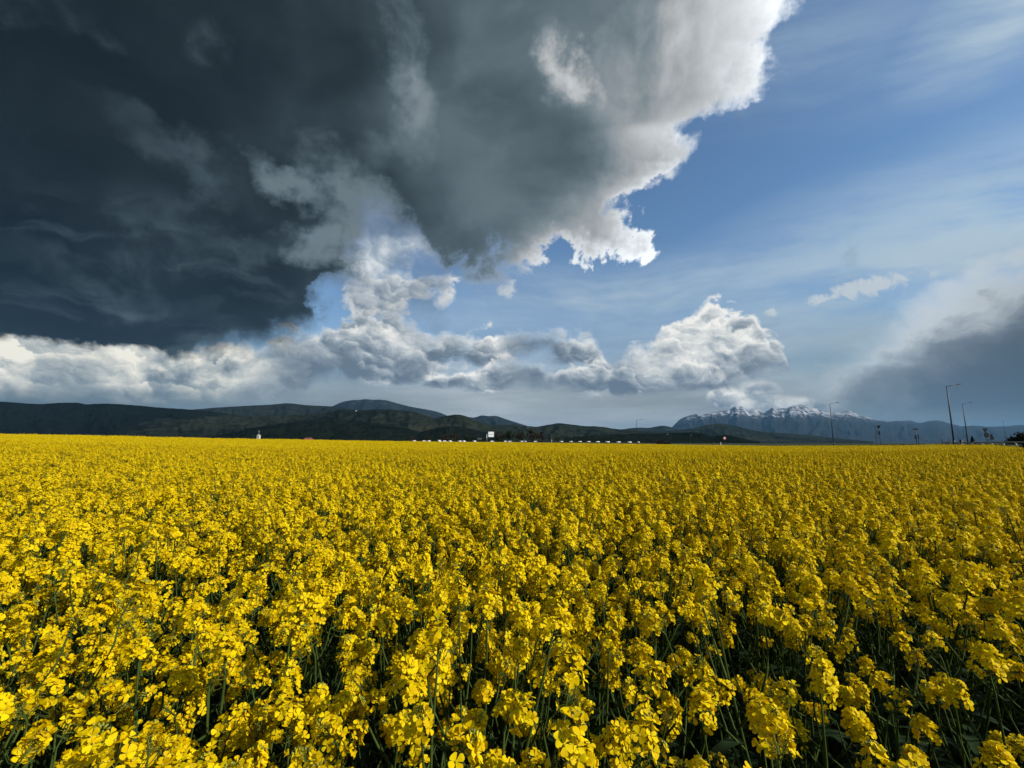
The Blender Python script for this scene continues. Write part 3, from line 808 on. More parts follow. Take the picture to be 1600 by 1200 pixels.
# where the plants stand
prg = np.random.default_rng(11)
def scatter(x0, x1, y0, y1, cell):
    gx = np.arange(x0, x1, cell); gy = np.arange(y0, y1, cell)
    Xg, Yg = np.meshgrid(gx, gy)
    Xg = Xg + prg.uniform(-0.5, 0.5, Xg.shape) * cell * 0.95; Yg = Yg + prg.uniform(-0.5, 0.5, Yg.shape) * cell * 0.95
    return Xg.ravel(), Yg.ravel()
PLANT_R = 26.0
px_, py_ = scatter(-36, 36, -3.0, PLANT_R + 0.5, 0.154)
rr_ = np.hypot(px_, py_); bb = bearing_px(px_, py_)
keep = (rr_ > 0.40) & (py_ < field_edge(px_, py_)) & (py_ < PLANT_R)
keep &= (np.abs(px_) < 1.45 * np.maximum(py_, 0) + 2.6) & ((py_ > 0) | (rr_ < 3.0))
# thinner, lower and more broken stand close by on the right, patchy gaps elsewhere
thin = 1.0 - 0.58 * np.clip((px_ + 0.15) / 0.6, 0, 1) * np.clip((2.2 - py_) / 1.0, 0, 1)
gap = fbm(px_ * 0.9 + 40, py_ * 0.9 + 11, 3) * 2
thin *= np.clip(1.0 + 1.6 * np.minimum(gap + 0.22, 0), 0.25, 1)
keep &= prg.random(len(px_)) < thin
px_, py_ = px_[keep], py_[keep]
pz_ = soil_z(px_, py_)
sc_ = prg.normal(1.0, 0.05, len(px_)) + fbm(px_ * 0.5, py_ * 0.5, 3) * 0.10
rz_ = prg.uniform(0, 2 * math.pi, len(px_)); tl_ = prg.normal(0, 0.085, (len(px_), 2)); vr_ = prg.integers(0, NVAR, len(px_))
dd = np.hypot(px_, py_)
inview = (py_ > 0.25) & (np.abs(px_) < 1.22 * py_ + 0.18)
order = np.argsort(np.where(inview, dd, 1e6))
near = set(order[:300].tolist())
for i in order[:300]:
    root = empty('rapeseed_plant', (px_[i], py_[i], pz_[i])); root.rotation_euler = (tl_[i, 0], tl_[i, 1], rz_[i]); root.scale = (sc_[i],) * 3
    tag(root, 'tall rapeseed plant with yellow flower heads in the near rows of the field', 'rapeseed plant', 'rapeseed plants nearest the viewer')
    plant_parts(root, int(vr_[i]))
rest = np.array([i for i in range(len(px_)) if i not in near])

# low-detail square metres of crop for the distance
def make_patch(seed, nhead, nq, size, S=2.0):
    rg = np.random.default_rng(seed); V = []; F = []; Mi = []
    def quad(c, nrm, a, b, m, roll):
        Fm = frame(nrm, roll); k = len(V)
        for sx, sy in ((-1, -0.6), (0, -1), (1, -0.5), (0.9, 0.6), (0, 1), (-0.9, 0.6)):
            V.append(c + Fm[:, 0] * a * sx + Fm[:, 1] * b * sy + Fm[:, 2] * 0.15 * a * (abs(sx) - 0.5))
        F.append([k, k + 1, k + 4, k + 5]); F.append([k + 1, k + 2, k + 3, k + 4]); Mi.extend([m, m])
    for h in range(nhead):
        x, y = rg.uniform(-S / 2, S / 2, 2); z = CANOPY - abs(rg.normal(0, 0.10)) + 0.02 + 0.14 * float(fbm(np.array([x * 2.2 + seed]), np.array([y * 2.2]), 3)[0]) + (rg.uniform(0.05, 0.17) if h % 22 == 0 else 0.0); hh = rg.uniform(0.05, 0.12)
        for q in range(nq):
            a = rg.uniform(0, 6.28); r = abs(rg.normal(0.022, 0.008))
            c = np.array([x + math.cos(a) * r, y + math.sin(a) * r, z - hh * rg.random()])
            n = np.array([math.cos(a) * 0.8, math.sin(a) * 0.8, 0.5]) + rg.normal(0, 0.35, 3)
            quad(c, n, size * rg.uniform(0.7, 1.2), size * rg.uniform(0.6, 1.0), 0, rg.uniform(0, 6.28))
        c = np.array([x, y, z + 0.005]); quad(c, np.array([1, 0, 0.3]) + rg.normal(0, 0.5, 3), 0.006, 0.009, 1, 0.0)
        Fm = np.array([x, y, z - hh]); k = len(V)
        wv = np.array([math.cos(h), math.sin(h), 0]) * 0.004; ln = np.array([rg.normal(0, .03), rg.normal(0, .03), -0.35])
        V.extend([Fm - wv, Fm + wv, Fm + ln + wv, Fm + ln - wv]); F.append([k, k + 1, k + 2, k + 3]); Mi.append(2)
    me = bpy.data.meshes.new('rapeseed_patch_mesh'); me.from_pydata([tuple(v) for v in V], [], F)
    for q in MATS: me.materials.append(q)
    me.polygons.foreach_set('material_index', Mi); me.update(); return me
PATCH = [make_patch(500 + i, 330, 9, 0.0165) for i in range(4)] + [make_patch(600 + i, 230, 5, 0.026) for i in range(4)]
S = 2.0
gx, gy = np.meshgrid(np.arange(-250, 250, S), np.arange(PLANT_R + S * 0.5, 156, S)); gx = gx.ravel(); gy = gy.ravel()
kp = (gy < field_edge(gx, gy) - 0.5) & (np.abs(gx) < 1.5 * gy + 4)
gx, gy = gx[kp], gy[kp]
gz = soil_z(gx, gy)
gr = prg.integers(0, 4, len(gx)) * (math.pi / 2)
gi_ = NVAR + np.where(gy < 62, 0, 4) + prg.integers(0, 4, len(gx))

def build_crop():
    """the rest of the crop, past counting, as one object"""
    P = np.concatenate([np.stack([px_[rest], py_[rest], pz_[rest]], 1), np.stack([gx, gy, gz], 1)])
    ro = np.concatenate([np.stack([tl_[rest, 0], tl_[rest, 1], rz_[rest]], 1), np.stack([gx * 0, gx * 0, gr], 1)])
    sc = np.concatenate([sc_[rest], np.ones(len(gx)) + prg.normal(0, 0.02, len(gx))])
    ix = np.concatenate([vr_[rest], gi_]).astype(np.int32)
    me = bpy.data.meshes.new('rapeseed_crop'); me.vertices.add(len(P)); me.vertices.foreach_set('co', P.astype(np.float32).ravel())
    a = me.attributes.new('turn', 'FLOAT_VECTOR', 'POINT'); a.data.foreach_set('vector', ro.astype(np.float32).ravel())
    a = me.attributes.new('size', 'FLOAT', 'POINT'); a.data.foreach_set('value', sc.astype(np.float32))
    a = me.attributes.new('sort', 'INT', 'POINT'); a.data.foreach_set('value', ix)
    me.update()
    o = bpy.data.objects.new('rapeseed_crop', me); COL.objects.link(o)
    tag(o, 'dense yellow rapeseed crop in full bloom filling the field', 'rapeseed crop', kind='stuff')
    src = bpy.data.collections.new('plant_shapes')
    for i, m in enumerate(WHOLE + PATCH):
        q = bpy.data.objects.new('shape_%03d' % i, m); src.objects.link(q)
    g = bpy.data.node_groups.new('crop', 'GeometryNodeTree')
    g.interface.new_socket('Geometry', in_out='INPUT', socket_type='NodeSocketGeometry')
    g.interface.new_socket('Geometry', in_out='OUTPUT', socket_type='NodeSocketGeometry')
    n = g.nodes; l = g.links
    gi = n.new('NodeGroupInput'); go = n.new('NodeGroupOutput')
    m2p = n.new('GeometryNodeMeshToPoints'); l.new(gi.outputs[0], m2p.inputs['Mesh'])
    ci = n.new('GeometryNodeCollectionInfo'); ci.inputs['Collection'].default_value = src
    ci.inputs['Separate Children'].default_value = True; ci.inputs['Reset Children'].default_value = True
    iop = n.new('GeometryNodeInstanceOnPoints'); iop.inputs['Pick Instance'].default_value = True
    def attr(nm, t):
        q = n.new('GeometryNodeInputNamedAttribute'); q.data_type = t; q.inputs['Name'].default_value = nm; return q.outputs[0]
    l.new(m2p.outputs[0], iop.inputs['Points']); l.new(ci.outputs[0], iop.inputs['Instance'])
    l.new(attr('sort', 'INT'), iop.inputs['Instance Index'])
    e2r = n.new('FunctionNodeEulerToRotation'); l.new(attr('turn', 'FLOAT_VECTOR'), e2r.inputs[0]); l.new(e2r.outputs[0], iop.inputs['Rotation'])
    l.new(attr('size', 'FLOAT'), iop.inputs['Scale'])
    l.new(iop.outputs[0], go.inputs[0])
    md = o.modifiers.new('crop', 'NODES'); md.node_group = g
    print('CROP plants', len(rest), 'patches', len(gx))
build_crop()

# ------------------------------------------------------------------ road on its bank, to the right
M_asph = mat('asphalt', (0.05, 0.05, 0.052), 0.9, var=0.15, scale=3)
M_verge = mat('verge_grass', (0.020, 0.030, 0.012), 0.95, var=0.45, scale=1.2, spec=0.05)
M_galv = mat('galvanised_steel', (0.42, 0.44, 0.46), 0.45, 0.6, var=0.08, scale=3)
M_pole = mat('pole_paint', (0.045, 0.05, 0.055), 0.5, 0.3, var=0.1, scale=2)
M_white = mat('white_paint', (0.80, 0.80, 0.79), 0.35, var=0.04, scale=2)
M_grey = mat('grey_paint', (0.22, 0.23, 0.24), 0.5, var=0.1, scale=3)
M_dark = mat('dark_paint', (0.012, 0.015, 0.013), 0.5, var=0.1, scale=3, spec=0.15)
M_signback = mat('sign_back', (0.020, 0.022, 0.025), 0.6, 0.0, var=0.1, scale=6)
M_red = mat('red_paint', (0.45, 0.03, 0.03), 0.5)
M_blackish = mat('rubber', (0.02, 0.02, 0.021), 0.8)
M_glass = mat('window_glass', (0.02, 0.025, 0.03), 0.08, spec=0.8)
M_lamp = mat('lamp_glass', (0.70, 0.72, 0.72), 0.2)
M_orange = mat('tail_lamp', (0.35, 0.03, 0.02), 0.3)

ROAD = [(2100, 24, 1.46), (1850, 28, 1.48), (1700, 31, 1.50), (1600, 36, 1.50), (1500, 58, 1.46), (1400, 84, 1.36), (1300, 108, 1.18), (1220, 132, 1.02), (1120, 160, 1.05), (1000, 200, 1.25), (900, 240, 1.6), (780, 300, 2.0), (600, 420, 2.35)]
def smooth_path(P, n=12):
    P = np.array(P, float); t = np.arange(len(P)); tt = np.linspace(0, len(P) - 1, n * (len(P) - 1) + 1)
    Q = np.stack([np.interp(tt, t, P[:, k]) for k in range(3)], 1); k = np.ones(9) / 9
    return np.stack([np.convolve(np.pad(Q[:, c], 4, 'edge'), k, 'valid') for c in range(3)], 1)
_rp = smooth_path([((p - 800) / FPX * d, d, z) for p, d, z in ROAD])
_tg = np.gradient(_rp, axis=0); _nr = np.stack([_tg[:, 1], -_tg[:, 0]], 1); _nr /= np.linalg.norm(_nr, axis=1)[:, None]
if _nr[:, 0].mean() < 0: _nr = -_nr                       # towards the far side of the road
def road_off(o, dz): return np.stack([_rp[:, 0] + _nr[:, 0] * o, _rp[:, 1] + _nr[:, 1] * o, _rp[:, 2] + dz], 1)
def ribbon(name, offs, m, kind='structure'):
    o = grid_mesh(name, np.stack([road_off(a, dz) for a, dz in offs]), m); tag(o, kind=kind); return o
ribbon('road', [(0.6, 0.0), (4.0, 0.05), (7.6, 0.0)], M_asph)
rough = lambda: 0
bank = np.stack([road_off(-4.2, -2.6), road_off(-3.4, -2.0), road_off(-2.2, -1.1), road_off(-1.0, -0.28), road_off(-0.3, -0.03), road_off(0.6, -0.004), road_off(7.6, -0.004), road_off(8.4, -0.1), road_off(14, -2.4)])
bank[..., 2] += (fbm(bank[..., 0] * 0.9, bank[..., 1] * 0.9, 4) * 0.22) * np.array([1, 1, 1, 1, .5, 0, 0, .5, 1])[:, None]
tag(grid_mesh('road_bank', bank, M_verge), kind='structure')
# edge line
ribbon('road_marking', [(0.95, 0.012), (1.10, 0.014)], M_white)
# rough grass on the bank
def bank_grass():
    rg = np.random.default_rng(5); V = []; F = []
    n = len(_rp)
    for i in range(9000):
        k = rg.integers(0, int(n * 0.62)); o = rg.uniform(-4.0, 0.3)
        zz = np.interp(o, [-4.2, -3.4, -2.2, -1.0, -0.3, 0.6], [-2.6, -2.0, -1.1, -0.28, -0.03, 0])
        b = np.array([_rp[k, 0] + _nr[k, 0] * o + rg.normal(0, .4), _rp[k, 1] + _nr[k, 1] * o + rg.normal(0, .4), _rp[k, 2] + zz - 0.08])
        h = rg.uniform(0.12, 0.34); a = rg.uniform(0, 6.28); w = rg.uniform(0.03, 0.09); d = np.array([math.cos(a), math.sin(a), 0]); e = np.array([rg.normal(0, .12), rg.normal(0, .12), h])
        q = len(V); V += [tuple(b - d * w), tuple(b + d * w), tuple(b + e)]; F.append((q, q + 1, q + 2))
    me = bpy.data.meshes.new('bank_grass'); me.from_pydata(V, [], F); me.materials.append(M_verge); me.update()
    o = bpy.data.objects.new('bank_grass', me); COL.objects.link(o); tag(o, 'rough dark grass growing on the road bank', 'grass', kind='stuff')
bank_grass()

def guard_rail():
    r = empty('guard_rail', tuple(_rp[30])); tag(r, 'low steel guard rail along the road at the right edge', 'guard rail')
    b = MB(); base = _rp[30]
    i0, i1 = 20, 52
    P = road_off(0.25, 0.0)
    for (z, t) in ((0.30, 0.05), (0.38, 0.05)):
        b.tube([Vector(P[i] - base) + Vector((0, 0, z)) for i in range(i0, i1)], 0.045, 6)
    b.build('rail', M_pole, r, True)
    for i in range(i0, i1, 2):
        q = MB(); v = P[i] - base; q.box(v[0] - .05, v[0] + .05, v[1] - .05, v[1] + .05, v[2] - 0.4, v[2] + 0.42); q.build('post', M_galv, r)
guard_rail()

# ------------------------------------------------------------------ street lamps
def street_lamp(px, py_top, depth, base_z, label, arm=2.2, ang=0.0, head=None, arm2=False, r=0.09):
    top = at(px, py_top, depth); h = top.z - base_z
    root = empty('street_lamp', (top.x, depth, base_z)); tag(root, label, 'street lamp', 'street lamps along the road')
    b = MB(); b.tube([(0, 0, 0), (0, 0, h * 0.5), (0, 0, h)], [r * 1.15, r * 0.9, r * 0.62], 8); b.tube([(0, 0, 0), (0, 0, 0.9)], r * 1.5, 8); b.build('pole', M_pole, root, True)
    dirs = [1.0] + ([-1.0] if arm2 else [])
    for s in dirs:
        ca, sa = math.cos(ang) * s, math.sin(ang) * s
        a = MB(); a.tube([(0, 0, h - 0.06), (ca * arm * 0.5, sa * arm * 0.5, h + 0.16), (ca * arm, sa * arm, h + 0.30)], [r * 0.5, r * 0.42, r * 0.38], 6); ao = a.build('arm', M_pole, root, True)
        l = MB(); x0 = arm - 0.15; x1 = arm + 0.62
        prof = [(x0, -0.05), (x0 + 0.12, 0.07), (x1 - 0.1, 0.09), (x1, 0.0), (x1 - 0.1, -0.045), (x0 + 0.1, -0.07)]
        l.prism(prof, -0.14, 0.14); l.v = [(ca * x - sa * y, sa * x + ca * y, h + 0.31 + z + (x - arm) * 0.13) for x, y, z in l.v]
        ho = l.build('lamp_head', head or M_pole, root)
    return root
street_lamp(1479, 603.5, 73, 1.3, 'tallest street lamp, dark pole with one arm, near the right edge', 2.1, 0.1, r=0.11)
street_lamp(1504, 631, 110, 1.1, 'dark street lamp just right of the tallest one', 2.0, 0.1, r=0.11)
street_lamp(1296.5, 631, 112, 1.0, 'street lamp standing before the right half of the snowy mountain', 1.7, 0.0, r=0.10)
street_lamp(1112, 648, 152, 1.0, 'slim street lamp standing before the left end of the snowy mountain', 0.9, 1.3, r=0.10)
street_lamp(994.5, 656.5, 184, 1.2, 'street lamp near the dark van, seen against pale sky', 1.9, 0.1, r=0.12, arm2=False)
street_lamp(821, 669, 330, 2.0, 'faint grey street lamp beside the brown trees right of the billboard', 1.6, 0.2, M_lamp, r=0.10)
street_lamp(899, 674, 430, 2.1, 'faint distant street lamp above the middle of the row of white vans', 1.6, 0.2, r=0.10)
street_lamp(1048, 679.5, 260, 1.3, 'distant street lamp with a bright white head just right of the dark van', 1.6, math.pi, M_white, r=0.06)
street_lamp(1200, 679, 420, 1.0, 'short dark street lamp far off below the snowy mountain', 1.0, 0.2, r=0.12)
street_lamp(1567, 655.5, 190, 1.5, 'thin pale street lamp left of the dark bush', 1.4, 0.6, M_lamp, r=0.07)
street_lamp(717, 676.5, 470, 2.2, 'faint far street lamp left of the grey board', 1.0, 0.2, r=0.10)
street_lamp(1078, 681, 330, 1.2, 'tiny pale street lamp between the dark van and the slim lamp', 0.8, 0.3, M_lamp, r=0.09)

# ------------------------------------------------------------------ road signs seen from behind
def disc(b, c, rads, y0, y1, n, rot=0.0, m=0):
    prof = [(c[0] + rads * math.cos(rot + 2 * math.pi * i / n), c[1] + rads * math.sin(rot + 2 * math.pi * i / n)) for i in range(n)]
    b.prism(prof, y0, y1, m)
def sign_root(px, py_top, depth, base_z, label, group='road signs seen from behind', rz=0.0):
    t = at(px, py_top, depth); r = empty('road_sign', (t.x, depth, base_z), rz); tag(r, label, 'road sign', group); return r, t.z - base_z
def post(r, h, x=0.0, w=0.035, m=None, nm='post'):
    b = MB(); b.tube([(x, 0.05, 0), (x, 0.05, h)], w, 8); return b.build(nm, m or M_pole, r, True)
def plate(r, c, w, h, nm='plate', m=None, y=0.0):
    b = MB(); x, z = c; e = 0.04
    b.prism([(x - w / 2 + e, z - h / 2), (x + w / 2 - e, z - h / 2), (x + w / 2, z - h / 2 + e), (x + w / 2, z + h / 2 - e), (x + w / 2 - e, z + h / 2), (x - w / 2 + e, z + h / 2), (x - w / 2, z + h / 2 - e), (x - w / 2, z - h / 2 + e)], y - 0.012, y + 0.012)
    return b.build(nm, m or M_signback, r)
def triangle(r, c, R, nm='triangle_plate', m=None, up=False):
    b = MB(); disc(b, c, R, -0.012, 0.012, 3, math.pi / 2 if up else -math.pi / 2); return b.build(nm, m or M_signback, r)
def roundp(r, c, R, nm='round_plate', m=None, y=0.0):
    b = MB(); disc(b, c, R, y - 0.012, y + 0.012, 20); return b.build(nm, m or M_signback, r)
u_ = lambda d: d / FPX                                        # metres per photo pixel at that depth
D_ = 80.0
r, h = sign_root(1367.5, 664, D_, 1.05, 'turned inverted-triangle sign, left one of the pair before the blue mountain', rz=0.7)
post(r, h); triangle(r, (0, h - 0.30), 0.42); plate(r, (0.03, h - 1.35), 0.26, 0.85)
r, h = sign_root(1372.5, 664, D_ + 1.5, 1.05, 'turned inverted-triangle sign, right one of the pair before the blue mountain', rz=-0.9)
post(r, h); triangle(r, (0, h - 0.32), 0.40); plate(r, (0, h - 1.45), 0.24, 0.65)
D_ = 84.0
r, h = sign_root(1430, 669.5, D_, 1.1, 'sign post carrying a flat black bar above a small dark plate')
post(r, h); plate(r, (0, h - 0.14), 1.0, 0.24, 'bar_plate', M_dark); plate(r, (-0.12, h - 1.65), 0.40, 0.75, m=M_dark)
r, h = sign_root(1434.5, 679, D_, 1.1, 'narrow dark upright marker right of the bar sign')
post(r, h); plate(r, (0, h - 0.45), 0.20, 0.95, m=M_dark)
D_ = 74.0
r, h = sign_root(1538.8, 669.4, D_, 1.25, 'dark inverted-triangle sign stacked over a round disc')
post(r, h); triangle(r, (0, h - 0.26), 0.55, m=M_dark); roundp(r, (0.10, h - 1.12), 0.44, m=M_dark); plate(r, (0.36, h - 1.92), 0.36, 0.22, m=M_dark)
r, h = sign_root(1548.5, 678.5, D_ + 1, 1.25, 'dark square sign with a round disc below, right of the stacked triangle')
post(r, h); plate(r, (0.0, h - 0.18), 0.46, 0.40, m=M_dark); roundp(r, (0.05, h - 0.62), 0.36, m=M_dark)
D_ = 120.0
r, h = sign_root(1132, 682.2, D_, 1.0, 'small round white sign with a red rim on a thin post', 'signs facing the field')
post(r, h, 0, 0.03); roundp(r, (0, h - 0.42), 0.44, 'rim_plate', M_red); roundp(r, (0, h - 0.42), 0.27, 'face', M_white, -0.03)
# two-legged pipe frame
t = at(1471, 679, 78); fr_ = empty('pipe_frame', (t.x, 78, 1.15)); tag(fr_, 'thin pipe frame with a level top bar, left of the tallest lamp', 'frame')
hh = t.z - 1.15
post(fr_, hh, 0, 0.035, M_pole, 'leg'); post(fr_, hh, 1.25, 0.035, M_pole, 'leg'); b = MB(); b.tube([(-0.02, 0.05, hh), (1.27, 0.05, hh)], 0.04, 8); b.build('top_bar', M_pole, fr_, True)
plate(fr_, (0.62, 0.72), 1.1, 0.34, 'grey_panel', M_pole)
# roadside cabinet
t = at(1502, 686, 95); cb = empty('roadside_cabinet', (t.x, 95, 1.35)); tag(cb, 'low dark roadside cabinet left of the second lamp', 'cabinet')
b = MB(); b.box(-0.28, 0.28, -0.18, 0.18, 0, 1.09); b.build('box', M_dark, cb); b = MB(); b.box(-0.32, 0.32, -0.22, 0.22, 1.093, 1.15); b.build('lid', M_grey, cb); b = MB(); b.box(-0.2, 0.2, -0.195, -0.183, 0.1, 1.0); b.build('door', M_grey, cb)
# small white marker posts
for px, py, d, lab in ((862, 686.5, 240, 'white marker post beside the middle of the van row'), (1126, 691.2, 125, 'small white marker post at the foot of the red-rimmed sign')):
    t = at(px, py, d); z0 = float(land_z(t.x, d)) - 0.1; mp = empty('marker_post', (t.x, d, z0)); tag(mp, lab, 'marker post', 'white marker posts')
    hq = t.z - z0; b = MB(); b.prism([(-0.14, 0), (0.14, 0), (0.12, hq - 0.1), (0.03, hq), (-0.10, hq)], -0.06, 0.06); b.build('body', M_white, mp); b = MB(); b.box(-0.09, 0.09, -0.075, -0.062, hq - 0.45, hq - 0.25); b.build('reflector', M_grey, mp)

# ------------------------------------------------------------------ billboard and board
D_ = 250.0
t = at(757.5, 678, D_); z0 = 2.0
bb_ = empty('billboard', (t.x + 1.9, D_, z0)); bb_.rotation_euler = (0, 0, 0.35); tag(bb_, 'white square billboard with grey lettering on a side post', 'billboard')
top = at(772, 674.6, D_); bot = at(763, 682.8, D_); x0 = bot.x - bb_.location.x; x1 = top.x - bb_.location.x
b = MB(); b.box(x0, x1, -0.14, 0.14, bot.z - z0, top.z - z0); pn = b.build('panel', M_white, bb_)
b = MB(); zc = (bot.z + top.z) / 2 - z0 + 0.05; xx = x0 + 0.18
for w, hgt in ((.20, .42), (.30, .40), (.22, .42), (.34, .44), (.20, .40), (.30, .42), (.26, .40), (.24, .42)):
    b.box(xx, xx + w * 0.72, -0.155, -0.142, zc - hgt / 2, zc + hgt / 2); xx += w * 1.36
b.build('lettering', M_grey, pn)
px0 = at(760.5, 680, D_).x - bb_.location.x
b = MB(); b.tube([(px0, 0, 0), (px0, 0, at(760, 678.3, D_).z - z0)], 0.20, 10); b.build('post', M_galv, bb_, True)
b = MB(); b.tube([(px0, 0, at(760, 678.6, D_).z - z0), (x0 + 0.1, 0, at(760, 678.6, D_).z - z0)], 0.14, 8); b.build('bracket', M_galv, bb_, True)
D_ = 300.0
t = at(749.5, 686, D_); gb = empty('sign_board', (t.x, D_, 2.1)); tag(gb, 'plain grey board on two posts left of the billboard', 'board')
b = MB(); b.box(-1.5, 1.5, -0.06, 0.06, at(749, 687, D_).z - 2.1, at(749, 684, D_).z - 2.1); b.build('panel', mat('board_grey', (0.10, 0.12, 0.12), 0.6, var=0.1), gb)
for x in (-1.1, 1.1): b = MB(); b.tube([(x, 0.12, 0), (x, 0.12, at(749, 684.2, D_).z - 2.1)], 0.07, 6); b.build('post', M_grey, gb, True)

# ------------------------------------------------------------------ vans
def make_van(bm, label, L=5.0, Hh=2.35, W=1.95, group=None):
    r = empty('van', (0, 0, 0)); tag(r, label, 'van', group)
    y0, y1 = -W / 2, W / 2
    prof = [(-L / 2, 0.42), (L / 2 - 0.05, 0.38), (L / 2, 0.62), (L / 2 - 0.06, 1.0), (L / 2 - 0.95, 1.28), (L / 2 - 1.62, Hh - 0.12), (L / 2 - 1.95, Hh), (-L / 2 + 0.18, Hh), (-L / 2, Hh - 0.18)]
    b = MB(); b.prism(prof, y0, y1); body = b.build('body', bm, r)
    md = body.modifiers.new('bevel', 'BEVEL'); md.width = 0.07; md.segments = 2
    b = MB(); s = 0.012; b.add([(L / 2 - 0.99 + s, y0 + .16, 1.33), (L / 2 - 0.99 + s, y1 - .16, 1.33), (L / 2 - 1.58 + s, y1 - .2, Hh - 0.20), (L / 2 - 1.58 + s, y0 + .2, Hh - 0.20)], [(0, 1, 2, 3)])
    b.build('windscreen', M_glass, r, fix=False)
    for s in (-1, 1):
        y = s * (W / 2 + 0.008); b = MB(); f = [(0, 1, 2, 3)] if s < 0 else [(3, 2, 1, 0)]
        b.add([(L / 2 - 2.5, y, 1.38), (L / 2 - 1.25, y, 1.38), (L / 2 - 1.72, y, Hh - 0.26), (L / 2 - 2.5, y, Hh - 0.26)], f); b.build('side_window', M_glass, r, fix=False)
        b = MB(); b.box(L / 2 - 0.04, L / 2 + 0.012, s * 0.72 - 0.16, s * 0.72 + 0.16, 0.74, 0.92); b.build('headlight', M_lamp, r)
        b = MB(); b.box(-L / 2 - 0.015, -L / 2 + 0.02, s * 0.84 - 0.07, s * 0.84 + 0.07, 0.9, 1.4); b.build('tail_light', M_orange, r)
        for x in (-L / 2 + 1.0, L / 2 - 0.95):
            b = MB(); b.tube([(x, s * (W / 2 - 0.2), 0.33), (x, s * (W / 2 + 0.015), 0.33)], 0.33, 16); w = b.build('wheel', M_blackish, r)
            b = MB(); b.tube([(x, s * (W / 2 + 0.014), 0.33), (x, s * (W / 2 + 0.03), 0.33)], 0.19, 12); b.build('rim', M_galv, w)
    return r
VANS = [(648, 5, 'leftmost, alone'), (664, 6, 'second from the left'), (671, 4, 'third from the left'), (687, 4, 'fourth from the left, standing a little taller'), (696, 6, 'fifth from the left'), (704, 5, 'sixth from the left'), (719, 4, 'seventh from the left'), (725.5, 4, 'eighth from the left'),
        (742, 4, 'first one left of the billboard post'), (770, 6, 'right under the billboard'), (791, 6, 'left one of the close pair right of the billboard'), (797.5, 7, 'right one of the close pair right of the billboard'), (815, 3.5, 'left one of the short pair below the faint grey lamp'), (820.5, 4, 'right one of the short pair below the faint grey lamp'), (837.5, 7, 'just left of the marker post'),
        (876, 6, 'first in the evenly spaced run right of the marker post'), (891, 6.5, 'second in the evenly spaced run right of the marker post'), (905, 7, 'third in the evenly spaced run'), (918.5, 7, 'fourth in the evenly spaced run'), (932.5, 8.5, 'fifth in the evenly spaced run'), (948, 9, 'sixth in the evenly spaced run'), (965, 9, 'seventh in the evenly spaced run'), (982.5, 8.5, 'last in the evenly spaced run, left of the lamp by the dark van'), (997, 4, 'half hidden beside the lamp near the dark van')]
van0 = None
for (px, wpx, where) in VANS:
    depth = 5.0 / wpx * FPX if wpx > 5.5 else 430.0
    depth = min(max(depth, 330), 460)
    py_top = 688.0 + (px - 640) * 0.0050 if px < 960 else 690.0
    if px == 687: py_top -= 0.6
    t = at(px, py_top, depth)
    if van0 is None: van0 = make_van(M_white, '', group='white vans parked beyond the field'); v_ = van0
    else: v_ = copy_tree(van0)
    v_.location = (t.x, depth, t.z - 2.35)
    v_.rotation_euler = (0, 0, (0.32 if wpx > 5.5 else 1.1) + (0 if px < 870 else math.pi))
    v_['label'] = 'white van, ' + where
depth = 152.0; t = at(1037, 687.6, depth)
dv = make_van(M_dark, 'dark green van with pale windscreen at the far edge of the field', 4.8, 1.95, 1.9)
dv.location = (t.x, depth, t.z - 1.95); dv.rotation_euler = (0, 0, -0.12)

# ------------------------------------------------------------------ chapel and house beyond the crest of the field
M_wall = mat('lime_wall', (0.56, 0.53, 0.47), 0.9, var=0.08, scale=0.6)
M_tile = mat('red_tiles', (0.22, 0.07, 0.045), 0.85, var=0.25, scale=1.5)
M_tin = mat('grey_tin', (0.45, 0.47, 0.46), 0.5, 0.4)
D_ = 520.0; t = at(404.3, 680.3, D_); z0 = float(land_z(t.x, D_)) + 1.5
ch = empty('chapel', (t.x, D_, z0)); tag(ch, 'small white chapel with a thin pale spire at the field edge', 'chapel')
zt = t.z - z0; b = MB(); b.box(-1.45, 1.45, -1.45, 1.45, 0, zt); tw = b.build('tower', M_wall, ch)
b = MB(); b.box(-0.3, 0.3, -1.47, -1.452, zt - 1.6, zt - 0.6); b.build('window', M_blackish, tw)
b = MB(); b.add([(-1.6, -1.6, zt + .003), (1.6, -1.6, zt + .003), (1.6, 1.6, zt + .003), (-1.6, 1.6, zt + .003), (0, 0, zt + 1.3)], [(0, 1, 4), (1, 2, 4), (2, 3, 4), (3, 0, 4), (3, 2, 1, 0)]); b.build('roof', M_wall, ch)
b = MB(); zs = at(404, 673, D_).z - z0; b.tube([(0, 0, zt + 1.0), (0, 0, (zt + zs) / 2 + 1), (0, 0, zs - 1.2), (0, 0, zs)], [0.12, 0.2, 0.5, 0.05], 8); b.build('spire', M_tin, ch)
D_ = 560.0; t = at(482, 683.9, D_); z0 = t.z - 5.5
ho = empty('house', (t.x, D_, z0)); tag(ho, 'low house with a dull red tiled roof behind the crest', 'house')
b = MB(); b.box(-4.2, 4.2, -3, 3, 0, 3.2); w = b.build('wall', M_wall, ho)
for x in (-2.4, 0.2, 2.6): b = MB(); b.box(x - .5, x + .5, -3.03, -3.003, 1.1, 2.3); b.build('window', M_glass, w)
b = MB(); b.add([(-4.7, -3.5, 3.1), (4.7, -3.5, 3.1), (4.7, 3.5, 3.1), (-4.7, 3.5, 3.1), (-4.0, 0, 5.5), (4.0, 0, 5.5)], [(0, 1, 5, 4), (2, 3, 4, 5), (1, 2, 5), (3, 0, 4), (3, 2, 1, 0)]); rf = b.build('roof', M_tile, ho)
